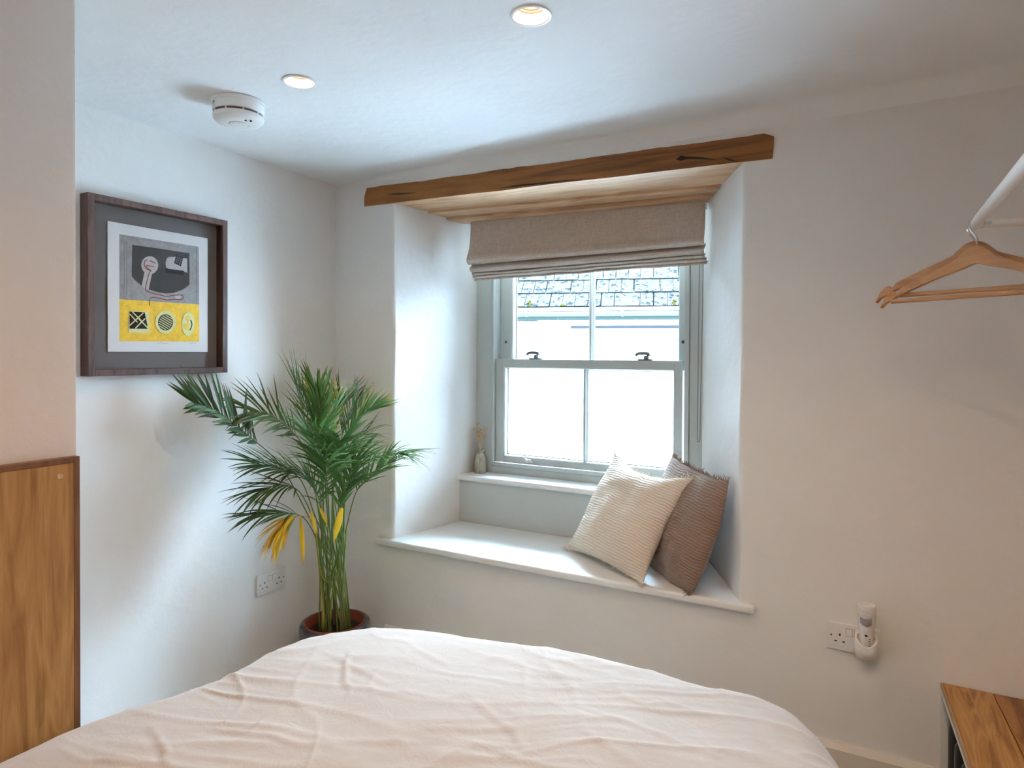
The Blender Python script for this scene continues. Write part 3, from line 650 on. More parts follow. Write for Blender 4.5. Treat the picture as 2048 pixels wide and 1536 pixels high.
# ------------------------------------------------------------------ sockets
def socket(label, origin, ux, nrm, on):
    """double socket: ux runs along the wall to the right as seen, nrm faces the room"""
    o = Vector(origin); ux = Vector(ux); n_ = Vector(nrm); uz = Vector((0, 0, 1))
    s = thing('double_socket', label, 'power socket', o, group='double wall sockets')
    def fn(a, b_, c): return o+ux*a+uz*b_+n_*c
    bm = BM(); bm_prism(bm, [(-0.073, -0.043), (0.073, -0.043), (0.073, 0.043), (-0.073, 0.043)], fn, 0.0005, 0.0095, 0.0028, 3); obj('face_plate', bm, M['white'], s)
    for k, x in enumerate((-0.0115, 0.0115)):
        bm = BM(); tp = 0.0125 if on[k] else 0.0105
        bm_prism(bm, [(x-0.0085, 0.0095), (x+0.0085, 0.0095), (x+0.0085, 0.0118), (x-0.0085, tp)][:0] or [(x-0.0085, 0.006), (x+0.0085, 0.006), (x+0.0085, 0.029), (x-0.0085, 0.029)], fn, 0.0095, 0.0122, 0.001, 1)
        r_ = obj('rocker_switch', bm, M['white'], s)
        bm = BM(); bm_prism(bm, [(x-0.0093, 0.005), (x+0.0093, 0.005), (x+0.0093, 0.030), (x-0.0093, 0.030)], fn, 0.0095, 0.00975); obj('switch_gap', bm, mat('switch_gap', (0.28, 0.26, 0.25), 0.7), r_)
        if on[k]:
            bm = BM(); bm_prism(bm, [(x-0.006, 0.0255), (x+0.006, 0.0255), (x+0.006, 0.0285), (x-0.006, 0.0285)], fn, 0.0122, 0.0125); obj('red_marker', bm, M['red'], r_)
    for cx in (-0.037, 0.037):
        bm = BM()
        for a in ((cx-0.0022, 0.002, cx+0.0022, 0.010), (cx-0.0145, -0.0165, cx-0.0078, -0.0125), (cx+0.0078, -0.0165, cx+0.0145, -0.0125)):
            bm_prism(bm, [(a[0], a[1]), (a[2], a[1]), (a[2], a[3]), (a[0], a[3])], fn, 0.009, 0.00965)
        obj('pin_holes', bm, M['dark'], s)
    for cx in (-0.061, 0.061):
        bm = BM(); bm_prism(bm, [(cx+0.0028*math.cos(2*math.pi*k/12), 0.002+0.0028*math.sin(2*math.pi*k/12)) for k in range(12)], fn, 0.009, 0.0097); obj('screw', bm, M['pewter'], s)
    return s
socket('empty white double socket low on the left wall behind the palm', (0, -0.378, 0.4215), (0, 1, 0), (1, 0, 0), (False, False))
socket('white double socket on the right with a torch charger plugged in', (2.141, 0, 0.4995), (1, 0, 0), (0, -1, 0), (False, True))

# torch in its charging cradle
cx, cyy, cz = 2.176, -0.050, 0.492
ch = thing('charging_cradle', 'glossy white charging cradle plugged into the right wall socket', 'charger', (cx, -0.012, cz))
bm = BM()
rows = []
for k in range(17):
    u = k/16; wx = 0.0275+0.0045*math.sin(u*math.pi*0.75); fy = 0.066+0.012*math.sin(min(1, u*1.5)*math.pi/2)
    row = []
    for j in range(36):
        a = 2*math.pi*j/36; ca, sa = math.cos(a), math.sin(a)
        x = wx*abs(ca)**0.62*(1 if ca > 0 else -1); y = abs(sa)**0.62*(1 if sa > 0 else -1)
        top_ = 0.034 - (0.020*(1-(abs(x)/wx)**2) if y < 0 else -0.008*(1-(abs(x)/wx)**2))   # scooped front, raised back
        row.append(bm.verts.new((cx+x, -(0.012+fy)/2 + y*(fy-0.012)/2, cz-0.026+(top_+0.026)*u)))
    rows.append(row)
inner = []
for dz_, sc_ in ((0.0, 0.80), (-0.010, 0.74)):
    cxy = sum((v_.co for v_ in rows[-1]), Vector())/36
    inner.append([bm.verts.new((cxy.x+(v_.co.x-cxy.x)*sc_, cxy.y+(v_.co.y-cxy.y)*sc_, v_.co.z+dz_)) for v_ in rows[-1]])
rows += inner
for a, b_ in zip(rows, rows[1:]):
    for i in range(36): bm.faces.new((a[i], a[(i+1) % 36], b_[(i+1) % 36], b_[i]))
bm.faces.new(rows[0]); bm.faces.new(rows[-1])
obj('cradle_body', bm, M['white'], ch, angle=60)
bm = BM(); bm_box(bm, (cx-0.030, -0.020, cz-0.027), (cx+0.030, -0.0098, cz+0.040), 0.003); obj('plug_back', bm, M['white'], ch)

to = thing('rechargeable_torch', 'white handheld torch standing in the charging cradle', 'torch', (cx, cyy, cz))
bm = BM()
bm_lathe(bm, [(0, 0.000), (0.0165, 0.000), (0.0180, 0.006), (0.0190, 0.040), (0.0212, 0.080), (0.0238, 0.111), (0.0240, 0.1115), (0.0228, 0.1125), (0.0228, 0.1140), (0.0245, 0.115), (0.0252, 0.123), (0.0250, 0.133), (0.0238, 0.1355), (0.0222, 0.1350), (0.0205, 0.127), (0, 0.126)], (cx, cyy, cz), 40)
obj('torch_body', bm, M['white'], to)
def patch(name, m_, z0, z1, a0, a1, lift, rad, ns=10, low=None, par=None):
    """a curved plate lying on the torch barrel, angles from straight out of the wall"""
    bm = BM(); g = []
    for i in range(ns+1):
        a = R(a0+(a1-a0)*i/ns); u = 2*i/ns-1; zl = z0 + (low*(u*u) if low else 0); col_ = []
        for j in range(7):
            z = zl+(z1-zl)*j/6; r_ = rad(z)+lift
            col_.append(bm.verts.new((cx+r_*math.sin(a), cyy-r_*math.cos(a), cz+z)))
        g.append(col_)
    for a, b_ in zip(g, g[1:]):
        for j in range(6): bm.faces.new((a[j], b_[j], b_[j+1], a[j+1]))
    o = obj(name, bm, m_, par or to); so = o.modifiers.new('thickness', 'SOLIDIFY'); so.thickness = 0.0006; return o
def rad(z): return 0.0180+0.0010*min(1, max(0, (z-0.006)/0.034))+max(0, z-0.04)*0.0660
q = patch('sensor_lens', M['grey_lens'], 0.076, 0.102, -46, 40, 0.0008, rad, low=0.008); q['label'] = 'grey frosted sensor lens'
patch('push_button', mat('button_white', (0.74, 0.73, 0.72), 0.4), 0.056, 0.068, -24, 14, 0.0012, rad)
q = patch('light_sensor', M['dark'], 0.0455, 0.0515, -12, 9, 0.0010, rad); q['label'] = 'dark round light sensor'
patch('switch_track', mat('track_white', (0.68, 0.67, 0.66), 0.4), 0.018, 0.044, -11, 8, 0.0009, rad)
for k in range(5):
    q = patch('grille_slot', mat('slot_grey', (0.17, 0.16, 0.16), 0.7), 0.016+k*0.0052, 0.0178+k*0.0052, 18, 38, 0.0006, rad, 4)

# ------------------------------------------------------------------ bench with radiator, clothes rail, hangers
BX, BY0, BT = 2.367, -1.25, 0.420
be = thing('storage_bench', 'low white bench with thick plank top against the window wall', 'bench', (BX+0.28, -0.63, 0.0))
def top_plank(x0, x1, dx0, dx1, m_):
    bm = BM(); bm_prism(bm, [(x0, -0.004), (x1, -0.004), (x1+dx1, BY0), (x0+dx0, BY0)], lambda a, b_, c: (a, b_, c), BT-0.014, BT, 0.001, 1); obj('top_plank', bm, m_, be)
top_plank(BX+0.0065, 2.491, 0.06, 0.06, M['bench_top']); top_plank(2.493, 2.62, 0.06, 0.06, M['bench_top2']); top_plank(2.622, 2.75, 0.06, 0.06, M['bench_top']); top_plank(2.752, 2.87, 0.06, 0.06, M['bench_top2'])
bm = BM(); bm_prism(bm, [(BX, -0.004), (BX+0.006, -0.004), (BX+0.066, BY0), (BX+0.06, BY0)], lambda a, b_, c: (a, b_, c), BT-0.014, BT, 0.0008, 1); q = obj('top_edging', bm, M['bench_edge'], be); q['label'] = 'paler wooden edging strip'
bm = BM(); bm_prism(bm, [(BX+0.001, -0.004), (BX+0.50, -0.004), (BX+0.56, BY0), (BX+0.061, BY0)], lambda a, b_, c: (a, b_, c), BT-0.030, BT-0.0145, 0.001, 1); obj('top_rail', bm, M['shelf_white'], be)
for (lx, ly) in ((BX+0.001, -0.010), (BX+0.061, BY0), (BX+0.48, -0.010), (BX+0.54, BY0)):
    bm = BM(); bm_box(bm, (lx, min(ly, ly+0.006) if ly > -0.5 else ly, 0.0), (lx+0.02, ly+0.006 if ly > -0.5 else ly+0.02, BT-0.0305)); obj('leg', bm, M['shelf_white'], be)

ra = thing('column_radiator', 'black ribbed column radiator under the white bench', 'radiator', (BX+0.13, -0.45, 0.0))
ftop = [at_x(px, py, 2.40) for px, py in ((1887, 1433), (1894, 1453.5), (1901.7, 1478), (1909, 1503), (1917.6, 1527.5))]
pitch_y = (ftop[0].y-ftop[4].y)/4; RT = 0.335
for k in range(9):
    yc = ftop[0].y - 0.012 - pitch_y*k; xo = 0.048*(-yc)
    bm = BM()
    for j in range(3):
        x = BX+0.034+xo+0.05*j
        bm_tube(bm, [(x, yc, 0.05), (x, yc, RT-0.045), (x, yc, RT-0.020), (x, yc, RT-0.006), (x, yc, RT)], [0.020, 0.020, 0.019, 0.013, 0.004], 14)
    bm_box(bm, (BX+0.034+xo, yc-0.013, 0.035), (BX+0.134+xo, yc+0.013, 0.065), 0.008, 3); bm_box(bm, (BX+0.034+xo, yc-0.013, RT-0.05), (BX+0.134+xo, yc+0.013, RT-0.014), 0.008, 3)
    obj('radiator_column', bm, M['charcoal'], ra, angle=50)
for yy in (ftop[0].y-0.02, ftop[0].y-0.02-pitch_y*7.6):
    bm = BM(); bm_box(bm, (BX+0.05, yy-0.03, 0.0), (BX+0.16, yy-0.005, 0.05), 0.004); obj('foot', bm, M['charcoal'], ra)

P0 = at_d(1950, 449, 1.5); RX, RY, RZ = P0.x, P0.y, P0.z
rl = thing('clothes_rail', 'white tubular clothes rail projecting from the right wall', 'clothes rail', (X_R, RY-0.6, RZ))
r_ = 0.0105
bm = BM(); bm_tube(bm, [(RX, RY+0.012, RZ), (RX, RY-1.25, RZ)], 0.0118, 24); obj('front_tube', bm, M['white_metal'], rl)
for yy in (RY, RY-1.24):
    bm = BM(); bm_tube(bm, [(RX+0.010, yy, RZ), (X_R-0.001, yy, RZ)], 0.0100, 20); q = obj('side_tube', bm, M['white_metal'], rl)
    bm = BM(); bm_tube(bm, [(X_R-0.006, yy, RZ), (X_R-0.0005, yy, RZ)], 0.024, 24); obj('wall_flange', bm, M['white_metal'], q)
bm = BM(); bm_tube(bm, [(RX+0.026, RY-0.0102, RZ), (RX+0.026, RY-0.014, RZ)], 0.0042, 10); obj('joint_screw', bm, M['chrome'], rl)

def hanger(label, hook_y, th, drop, lean=0.0):
    """wooden coat hanger hung by its hook over the front tube; local x runs along the arms"""
    top = 0.0118+0.0022
    o = thing('coat_hanger', label, 'coat hanger', (RX, hook_y, RZ+top), math.pi-th, group='wooden coat hangers')
    Z = -drop                                     # underside reference: crown of the wood
    bm = BM(); pts = []
    for k in range(15):                            # hook curls over the tube
        a = R(-35+235*k/14); pts.append((0.0155*math.cos(a), 0, -0.0165+0.0165*math.sin(a)))
    pts += [(0.0085, 0, -0.030)][:0]
    pts = [(-x_, y_, z_) for x_, y_, z_ in pts][::-1]
    pts = pts[::-1]
    tail = [Vector((0.0152, 0, -0.026)), Vector((0.009, 0, -0.037)), Vector((0.002, 0, -0.047)), Vector((0.0, 0, -0.058)), Vector((0.0, 0, Z-0.012))]
    full = [Vector((0.0165*math.cos(R(a)), 0, -0.0165+0.0165*math.sin(R(a)))) for a in range(205, -20, -15)]
    bm_tube(bm, spline(full+tail, 50), 0.0021, 8); q = obj('hook', bm, M['chrome'], o, local=True); q['label'] = 'shiny metal hook'
    bm = BM(); N = 48; rows = []                  # the shaped yoke
    for k in range(N+1):
        u = -1+2*k/N; a = abs(u); x = 0.213*u
        c = Z - 0.004 - 0.083*(a**1.25) - 0.010*math.exp(-(a/0.12)**2)*0 - (0.010 if a > 0.93 else 0)*((a-0.93)/0.07)
        hump = 0.016*math.exp(-(a/0.17)**4)
        h = 0.0165+0.0065*math.exp(-(a/0.25)**2) + (0.004 if 0.84 < a < 0.93 else 0) - 0.004*max(0, (a-0.5)/0.5)
        nk = 0.008*math.exp(-((a-0.83)/0.022)**2)
        ztop = c+h*0.55+hump-nk; zb = c-h*0.75+0.004*math.exp(-(a/0.1)**2)
        if k in (0, N): ztop = zb+0.006
        ty = 0.0062; dy = 0.022*a*a
        rows.append([bm.verts.new(p_) for p_ in ((x, dy-ty, zb+0.001), (x, dy-ty*0.6, zb), (x, dy+ty*0.6, zb), (x, dy+ty, zb+0.001), (x, dy+ty, ztop-0.003), (x, dy+ty*0.5, ztop), (x, dy-ty*0.5, ztop), (x, dy-ty, ztop-0.003))])
    for a, b_ in zip(rows, rows[1:]):
        for i in range(8): bm.faces.new((a[i], a[(i+1) % 8], b_[(i+1) % 8], b_[i]))
    bm.faces.new(rows[0]); bm.faces.new(rows[-1])
    obj('yoke', bm, M['hanger_wood'], o, local=True, angle=40)
    bm = BM(); bm_tube(bm, [(-0.190, 0.018, Z-0.090), (-0.1, 0.0175, Z-0.0905), (0.1, 0.0175, Z-0.0905), (0.190, 0.018, Z-0.090)], 0.0056, 14); obj('trouser_bar', bm, M['hanger_wood'], o, local=True)
    return o
hanger('front wooden coat hanger at the end of the white rail', RY-0.034, R(37), 0.091)
hanger('rear wooden coat hanger half hidden behind the front one', RY+0.003, R(31), 0.076)

# ------------------------------------------------------------------ bed
bd = thing('bed', 'mattress and base hidden under the blush duvet', 'bed', (1.43, -1.75, 0.0))
bm = BM(); bm_box(bm, (0.80, -2.80, 0.06), (2.08, -0.86, 0.30), 0.01); obj('bed_base', bm, mat('bed_base_cloth', (0.35, 0.32, 0.29), 0.9), bd)
bm = BM(); bm_box(bm, (0.80, -2.80, 0.301), (2.08, -0.86, 0.52), 0.05, 4); obj('mattress', bm, mat('mattress_ticking', (0.7, 0.68, 0.64), 0.9), bd)

sil = [(0.757, -1.63), (0.745, -1.52), (0.757, -1.415), (0.803, -1.264), (0.822, -1.215), (0.835, -1.115), (0.848, -1.004), (0.905, -0.875), (0.962, -0.818), (1.076, -0.770), (1.339, -0.737), (1.5, -0.704), (1.697, -0.691), (1.857, -0.700), (1.975, -0.694), (2.012, -0.706), (2.044, -0.746), (2.073, -0.796), (2.095, -0.851), (2.108, -0.90)]
out = []
for i, p in enumerate(sil):
    p = Vector(p); a, c = Vector(sil[max(i-1, 0)]), Vector(sil[min(i+1, len(sil)-1)]); t_ = (c-a).normalized(); n_ = Vector((-t_.y, t_.x))
    q = p+n_*0.062
    if p.y < -1.40: q.x = max(q.x, PXF+0.004+max(0, (p.y+1.49))*0.0)
    out.append(q)
out = [Vector((PXF+0.004, -2.82)), Vector((PXF+0.004, -2.4)), Vector((PXF+0.004, -2.0)), Vector((PXF+0.004, -1.75))] + out + [Vector((2.165, -1.1)), Vector((2.162, -1.4)), Vector((2.16, -1.8)), Vector((2.16, -2.4)), Vector((2.14, -2.75)), Vector((1.8, -2.84)), Vector((1.2, -2.84))]
NA = 520
loop_ = [Vector((v_.x, v_.y, 0)) for v_ in spline([(p.x, p.y, 0) for p in out+[out[0]]], NA+1)][:-1]
ctr = Vector((1.45, -1.65, 0))
def ridge(n_, k): return max(0.0, 1-abs(n_)*k)
CREASE = [((1.02,-1.02),(1.16,-1.17),.014),((0.95,-1.05),(1.22,-1.10),.008),((1.00,-1.40),(1.30,-1.33),.012),((1.25,-1.32),(1.42,-1.24),.010),((0.88,-1.45),(1.05,-1.52),.010),((1.40,-1.05),(1.62,-1.16),.009),((1.45,-1.20),(1.80,-1.18),.008),((1.30,-1.55),(1.75,-1.40),.009),((1.6,-0.95),(1.95,-1.0),.007),((1.55,-1.5),(2.0,-1.3),.010),((1.1,-.9),(1.3,-.95),.006),((1.25,-.98),(1.5,-.94),.007),((1.05,-1.2),(1.1,-1.45),.008),((1.62,-1.25),(1.85,-1.38),.008)]
def crease(x, y):
    h = 0.0; p = Vector((x, y))
    for a, c, am in CREASE:
        a, c = Vector(a), Vector(c); d = c-a; L_ = d.length; s_ = (p-a).dot(d)/(L_*L_)
        if s_ < -0.1 or s_ > 1.1: continue
        off = (p-a).x*d.y/L_-(p-a).y*d.x/L_ + 0.012*nz(s_*4, am*900)
        am_ = am*0.32; h += am_*math.exp(-(off/0.008)**2)*max(0, math.sin(math.pi*min(1, max(0, (s_+0.1)/1.2)))) - 0.5*am_*math.exp(-((off-0.015)/0.012)**2)*max(0, math.sin(math.pi*min(1, max(0, (s_+0.1)/1.2))))
    return h
def wrinkle(x, y):
    u, v_ = x*0.94+y*0.34, -x*0.34+y*0.94
    wx_ = 0.25*nz(x*2.3, y*2.3, 4)
    a = ridge(nz(u*1.7+wx_, v_*9+wx_*5, 1), 4.5)**2*0.0042
    c = ridge(nz(u*3.4+3, v_*17+wx_*8, 2), 4.0)**2*0.0030
    d = ridge(nz(u*5+v_*2, v_*3-u*2, 6), 5)**3*0.0030
    e = 0.014*nz(x*2.4, y*2.4, 3)+0.006*nz(x*6, y*6, 8)
    return a*(0.4+1.0*max(0, nz(x*1.6, y*1.6, 12)+0.4)) + c*max(0, nz(x*2.2, y*2.2, 15)+0.35) + d + e + crease(x, y)
TOP = 0.603; RR = 110
bm = BM(); rings = []
for j in range(1, RR+1):
    s_ = (j/RR)**0.8; ring = []
    for p in loop_:
        q = ctr.lerp(p, s_); d = (p-ctr).length*(1-s_)
        tt = min(1, max(0, (q.y+1.56)/0.30)); tt = max(tt*tt*(3-2*tt), min(1, max(0, (q.x-0.95)/0.1))); tight = 0.25+0.75*tt
        er = 0.125*tight
        z = TOP + 0.012*min(1, d/0.5)
        if d < er: k = 1-d/er; z -= 0.125*(0.45+0.55*tt)*(1-math.sqrt(max(0, 1-k*k)))
        z += wrinkle(q.x, q.y)*min(1, 0.25+d/0.12)
        ring.append(bm.verts.new((q.x, q.y, z)))
    rings.append(ring)
for j in range(1, 22):                          # the overhang, hanging in soft folds
    ring = []
    for i, p in enumerate(loop_):
        o_ = (p-ctr).normalized(); u = j/21
        zt = rings[RR-1][i].co.z; z = zt + (0.14-zt)*u
        fl = 0.010*u*nz(i*0.09, 3.0) + 0.012*u*nz(i*0.03, 7.0)+0.004*nz(i*.12, u*4, 2)*u
        fl *= min(1, max(0, (p.x-0.74)/0.12)) if p.y < -1.2 else 1
        if p.y > -1.3: fl += 0.012*math.sin(u*math.pi)*0.5
        ring.append(bm.verts.new((p.x+o_.x*fl, p.y+o_.y*fl, z)))
    rings.append(ring)
c0 = bm.verts.new((ctr.x, ctr.y, TOP+0.012+wrinkle(ctr.x, ctr.y)))
for i in range(NA): bm.faces.new((c0, rings[0][i], rings[0][(i+1) % NA]))
for a, b_ in zip(rings, rings[1:]):
    for i in range(NA): bm.faces.new((a[i], a[(i+1) % NA], b_[(i+1) % NA], b_[i]))
du = obj('duvet', bm, M['duvet'], angle=180); tag(du, 'crumpled blush pink cotton duvet spread over the bed', 'duvet')

# ------------------------------------------------------------------ cushions
def cushion(label, bl_, br_, tl_, tr_, T, m_, thr, seed, pin=0.030, sag=0.0):
    """square cushion between four corner points, frayed along top and bottom edges"""
    bl_, br_, tl_, tr_ = map(Vector, (bl_, br_, tl_, tr_))
    c = (bl_+br_+tl_+tr_)/4; ex = ((br_-bl_)+(tr_-tl_)).normalized(); ey = ((tl_-bl_)+(tr_-br_)); ey = (ey-ex*ey.dot(ex)).normalized(); ez = ex.cross(ey)
    rot = Matrix((ex, ey, ez)).transposed().to_4x4()
    o = thing('cushion', label, 'cushion', c, group='muslin cushions on the window seat'); o.rotation_euler = rot.to_euler()
    inv = rot.to_3x3().transposed()
    C = [inv @ (p-c) for p in (bl_, br_, tl_, tr_)]
    N = 56
    def edge(u, v_):                             # u,v in -1..1
        a, b_ = (u+1)/2, (v_+1)/2
        p = C[0]*(1-a)*(1-b_)+C[1]*a*(1-b_)+C[2]*(1-a)*b_+C[3]*a*b_
        p = p + Vector((-u*pin*(1-v_*v_)*abs(u)**2, -v_*pin*(1-u*u)*abs(v_)**2*(0.6 if v_ < 0 else 1), 0))
        p.y += -sag*(1-u*u)*max(0, v_)**2
        p.x += 0.006*nz(u*2, v_*2, seed); p.z += 0.014*nz(u*1.8, v_*1.8, seed+3)*(0.3+abs(v_))
        return p
    def thick(u, v_):
        e = (max(0, 1-abs(u)**2.4)*max(0, 1-abs(v_)**2.4))**0.55
        return T*e*(1-0.22*v_) + 0.008*e*nz(u*3, v_*3, seed+5) + 0.004*nz(u*2, v_*9, seed+6)*e + 0.003*nz(u*4, v_*19+nz(u*3, v_*3)*2, seed+8)*e
    bm = BM(); gf, gb = [], []
    for i in range(N+1):
        rf, rb = [], []
        for j in range(N+1):
            u = math.sin((i/N-0.5)*math.pi*0.96)/math.sin(0.48*math.pi); v_ = math.sin((j/N-0.5)*math.pi*0.96)/math.sin(0.48*math.pi)
            p = edge(u, v_); h = thick(u, v_); bd_ = i in (0, N) or j in (0, N)
            a = bm.verts.new(p+Vector((0, 0, h))); rf.append(a)
            rb.append(a if bd_ else bm.verts.new(p-Vector((0, 0, h*0.85))))
        gf.append(rf); gb.append(rb)
    for i in range(N):
        for j in range(N):
            bm.faces.new((gf[i][j], gf[i+1][j], gf[i+1][j+1], gf[i][j+1])); bm.faces.new((gb[i][j], gb[i][j+1], gb[i+1][j+1], gb[i+1][j]))
    obj('cushion_cover', bm, m_, o, local=True, angle=70)
    bm = BM(); r2 = random.Random(seed*11)
    def thread(p, d, L_, wd):
        q1 = p+d*L_*0.5+Vector((r2.uniform(-1, 1), r2.uniform(-1, 1), r2.uniform(-1, 1)))*L_*0.28; q2 = p+d*L_+Vector((r2.uniform(-1, 1), r2.uniform(-1, 1), r2.uniform(-1, 1)))*L_*0.5
        bm_tube(bm, spline([p, q1, q2], 6), [wd, wd*1.05, wd, wd*0.9, wd*0.75, wd*0.3], 4)
    for k in range(150):
        u = -1+2*k/149; p = edge(u, 1); lo = 0.7+0.5*nz(u*5, seed)
        thread(p-Vector((0, 0.004, 0)), Vector((0.25*nz(u*7, seed+2), 1, 0.6*nz(u*3, seed+4)+0.25)).normalized(), r2.uniform(0.012, 0.024)*lo, 0.0017)
    for k in range(70):
        u = r2.choice((-1, 1))*(1-abs(r2.gauss(0, 0.09))) if k < 44 else r2.uniform(-1, 1); p = edge(max(-1, min(1, u)), -1)
        thread(p+Vector((0, 0.003, 0)), Vector((0.6*u*abs(u)**4, -0.25 if abs(u) < 0.9 else -0.5, 0.75)).normalized(), r2.uniform(0.008, 0.017 if abs(u) < 0.85 else 0.022), 0.0016)
    q = obj('frayed_edge', bm, thr, o, local=True, flat=False); q['kind'] = 'stuff'
    return o
cushion('cream crinkled muslin cushion with frayed edge at the front of the window seat', (1.070, 0.232, 0.556), (1.478, -0.034, 0.556), (1.205, 0.430, 0.948), (1.612, 0.160, 0.918), 0.074, M['cream_muslin'], M['cream_thread'], 3, 0.032, 0.020)
cushion('brown crinkled muslin cushion leaning behind the cream cushion against the reveal', (1.372, 0.330, 0.556), (1.648, -0.030, 0.556), (1.476, 0.385, 0.962), (1.757, 0.040, 0.937), 0.068, M['brown_muslin'], M['brown_thread'], 5, -0.026, 0.040)

# ------------------------------------------------------------------ bottle vase with dried flowers
p = at_z(956.5, 946, SILL); vx, vy = p.x+0.004, p.y+0.012
va_ = thing('stoneware_bottle', 'small stoneware bottle on the left end of the window sill', 'vase', (vx, vy, SILL))
bm = BM(); bm_lathe(bm, [(r_*1.1, z_*1.08) for r_, z_ in [(0, 0.0), (0.0245, 0.0), (0.0262, 0.003), (0.0265, 0.030), (0.0265, 0.066), (0.0245, 0.073), (0.0175, 0.084), (0.0150, 0.092), (0.0150, 0.098), (0.0180, 0.100), (0.0190, 0.104), (0.0175, 0.108), (0.0130, 0.108), (0.0120, 0.100), (0.0125, 0.085), (0.0, 0.080)]], (vx, vy, SILL), 40)
obj('bottle_body', bm, M['stoneware'], va_)
df = thing('dried_flowers', 'sprig of dried straw coloured flowers in the stoneware bottle', 'dried flowers', (vx, vy, SILL+0.082))
r2 = random.Random(5)
for k in range(11):
    bm = BM(); bs = BM(); a = r2.uniform(0, 6.28); sp = r2.uniform(0.006, 0.034); H = r2.uniform(0.09, 0.160)
    if k == 0: a, sp, H = math.pi+0.3, 0.030, 0.122
    p0 = Vector((vx, vy, SILL+0.083)); tip = Vector((vx+sp*math.cos(a)+0.004, vy+sp*0.7*math.sin(a), SILL+0.088+H))
    bm_tube(bm, spline([p0, p0.lerp(tip, 0.45)+Vector((0.001, 0, 0.004)), tip], 10), [0.0009]*6+[0.0006]*4, 5)
    for q in range(24):
        s_ = r2.uniform(0.5, 1.0); b0 = p0.lerp(tip, s_); e = b0+Vector((r2.uniform(-1, 1)*0.011, r2.uniform(-1, 1)*0.009, r2.uniform(0.002, 0.014)))
        bm_tube(bm, [b0, e], 0.0004, 3); rr_ = r2.uniform(0.0016, 0.0030)
        bm_lathe(bs, [(0, rr_*1.3), (rr_*0.9, rr_*0.4), (rr_*0.8, -rr_*0.5), (0, -rr_)], e, 6)
    st = obj('flower_stem', bm, M['straw'], df); obj('seed_heads', bs, M['seed'] if k % 3 else M['straw'], st)

# ------------------------------------------------------------------ potted palm
PXc, PYc, PZ = 0.262, -0.276, 0.272
pl = thing('potted_palm', 'tall leafy palm with yellowing fronds in a dark glazed pot in the corner', 'potted plant', (PXc, PYc, 0.0))
bm = BM(); bm_lathe(bm, [(0, 0.002), (0.098, 0.002), (0.106, 0.010), (0.128, 0.12), (0.138, 0.20), (0.142, 0.240), (0.142, 0.258), (0.138, 0.268), (0.130, 0.272), (0.1235, 0.270), (0.121, 0.255), (0.118, 0.10), (0, 0.09)], (PXc, PYc, 0), 56); q = obj('cover_pot', bm, M['pot'], pl); q['label'] = 'dark mottled glazed outer pot'
bm = BM(); bm_lathe(bm, [(0.116, 0.12), (0.1195, 0.268), (0.1225, 0.2685), (0.1225, 0.2735), (0.1175, 0.2745), (0.1150, 0.268), (0.112, 0.20), (0.10, 0.12)], (PXc, PYc, 0), 56); q = obj('nursery_pot', bm, M['terracotta'], pl); q['label'] = 'terracotta coloured inner pot'
bm = BM(); bm_lathe(bm, [(0.113, 0.232), (0.09, 0.237), (0.05, 0.240), (0.02, 0.243), (0, 0.243)], (PXc, PYc, 0), 40); obj('soil', bm, M['soil'], pl)

def colours(o, cols):
    a = o.data.color_attributes.new('leaf_colour', 'FLOAT_COLOR', 'POINT')
    for i, c in enumerate(cols): a.data[i].color = (*c, 1)
G_DARK, G_MID, G_LITE = (0.022, 0.064, 0.022), (0.050, 0.135, 0.034), (0.120, 0.235, 0.060)
YEL, ORG, BRN, OLV = (0.74, 0.47, 0.025), (0.66, 0.29, 0.05), (0.10, 0.05, 0.02), (0.115, 0.105, 0.022)
def mixc(a, c, f): return tuple(x*(1-f)+y*f for x, y in zip(a, c))
pr = random.Random(21)
def blade(bm, cols, p, d, nrm, L_, W_, droop, c0, c1, tipc=0.75):
    """one lanceolate leaflet with a shallow V section"""
    d = d.normalized(); sd = d.cross(nrm)
    if sd.length < 1e-3: sd = d.cross(Vector((0.3, 0.5, 0.8)))
    sd.normalize(); n2 = sd.cross(d).normalized(); prev = None; q = p.copy(); dd = d.copy(); K = 7
    for k in range(K+1):
        s_ = k/K; wd = W_*max(0.03, (math.sin(math.pi*min(1, 0.10+s_*0.93))**0.8))*(1 if s_ < 0.5 else 1-0.35*(s_-0.5))
        c = mixc(c0, c1, max(0, (s_-tipc)/(1-tipc)) if s_ > tipc else 0)
        row = [bm.verts.new(q-sd*wd), bm.verts.new(q-n2*wd*0.35), bm.verts.new(q+sd*wd)]
        cols += [c, c, c]
        if prev:
            bm.faces.new((prev[0], row[0], row[1], prev[1])); bm.faces.new((prev[1], row[1], row[2], prev[2]))
        prev = row; dd = (dd+Vector((0, 0, -droop/K))).normalized(); q = q+dd*(L_/K)
def keep_in(p, tip):
    """keep leaflets on the room side of the two walls"""
    lim = lambda q: q.x < 0.012 or q.y > -0.008
    return lim(tip)
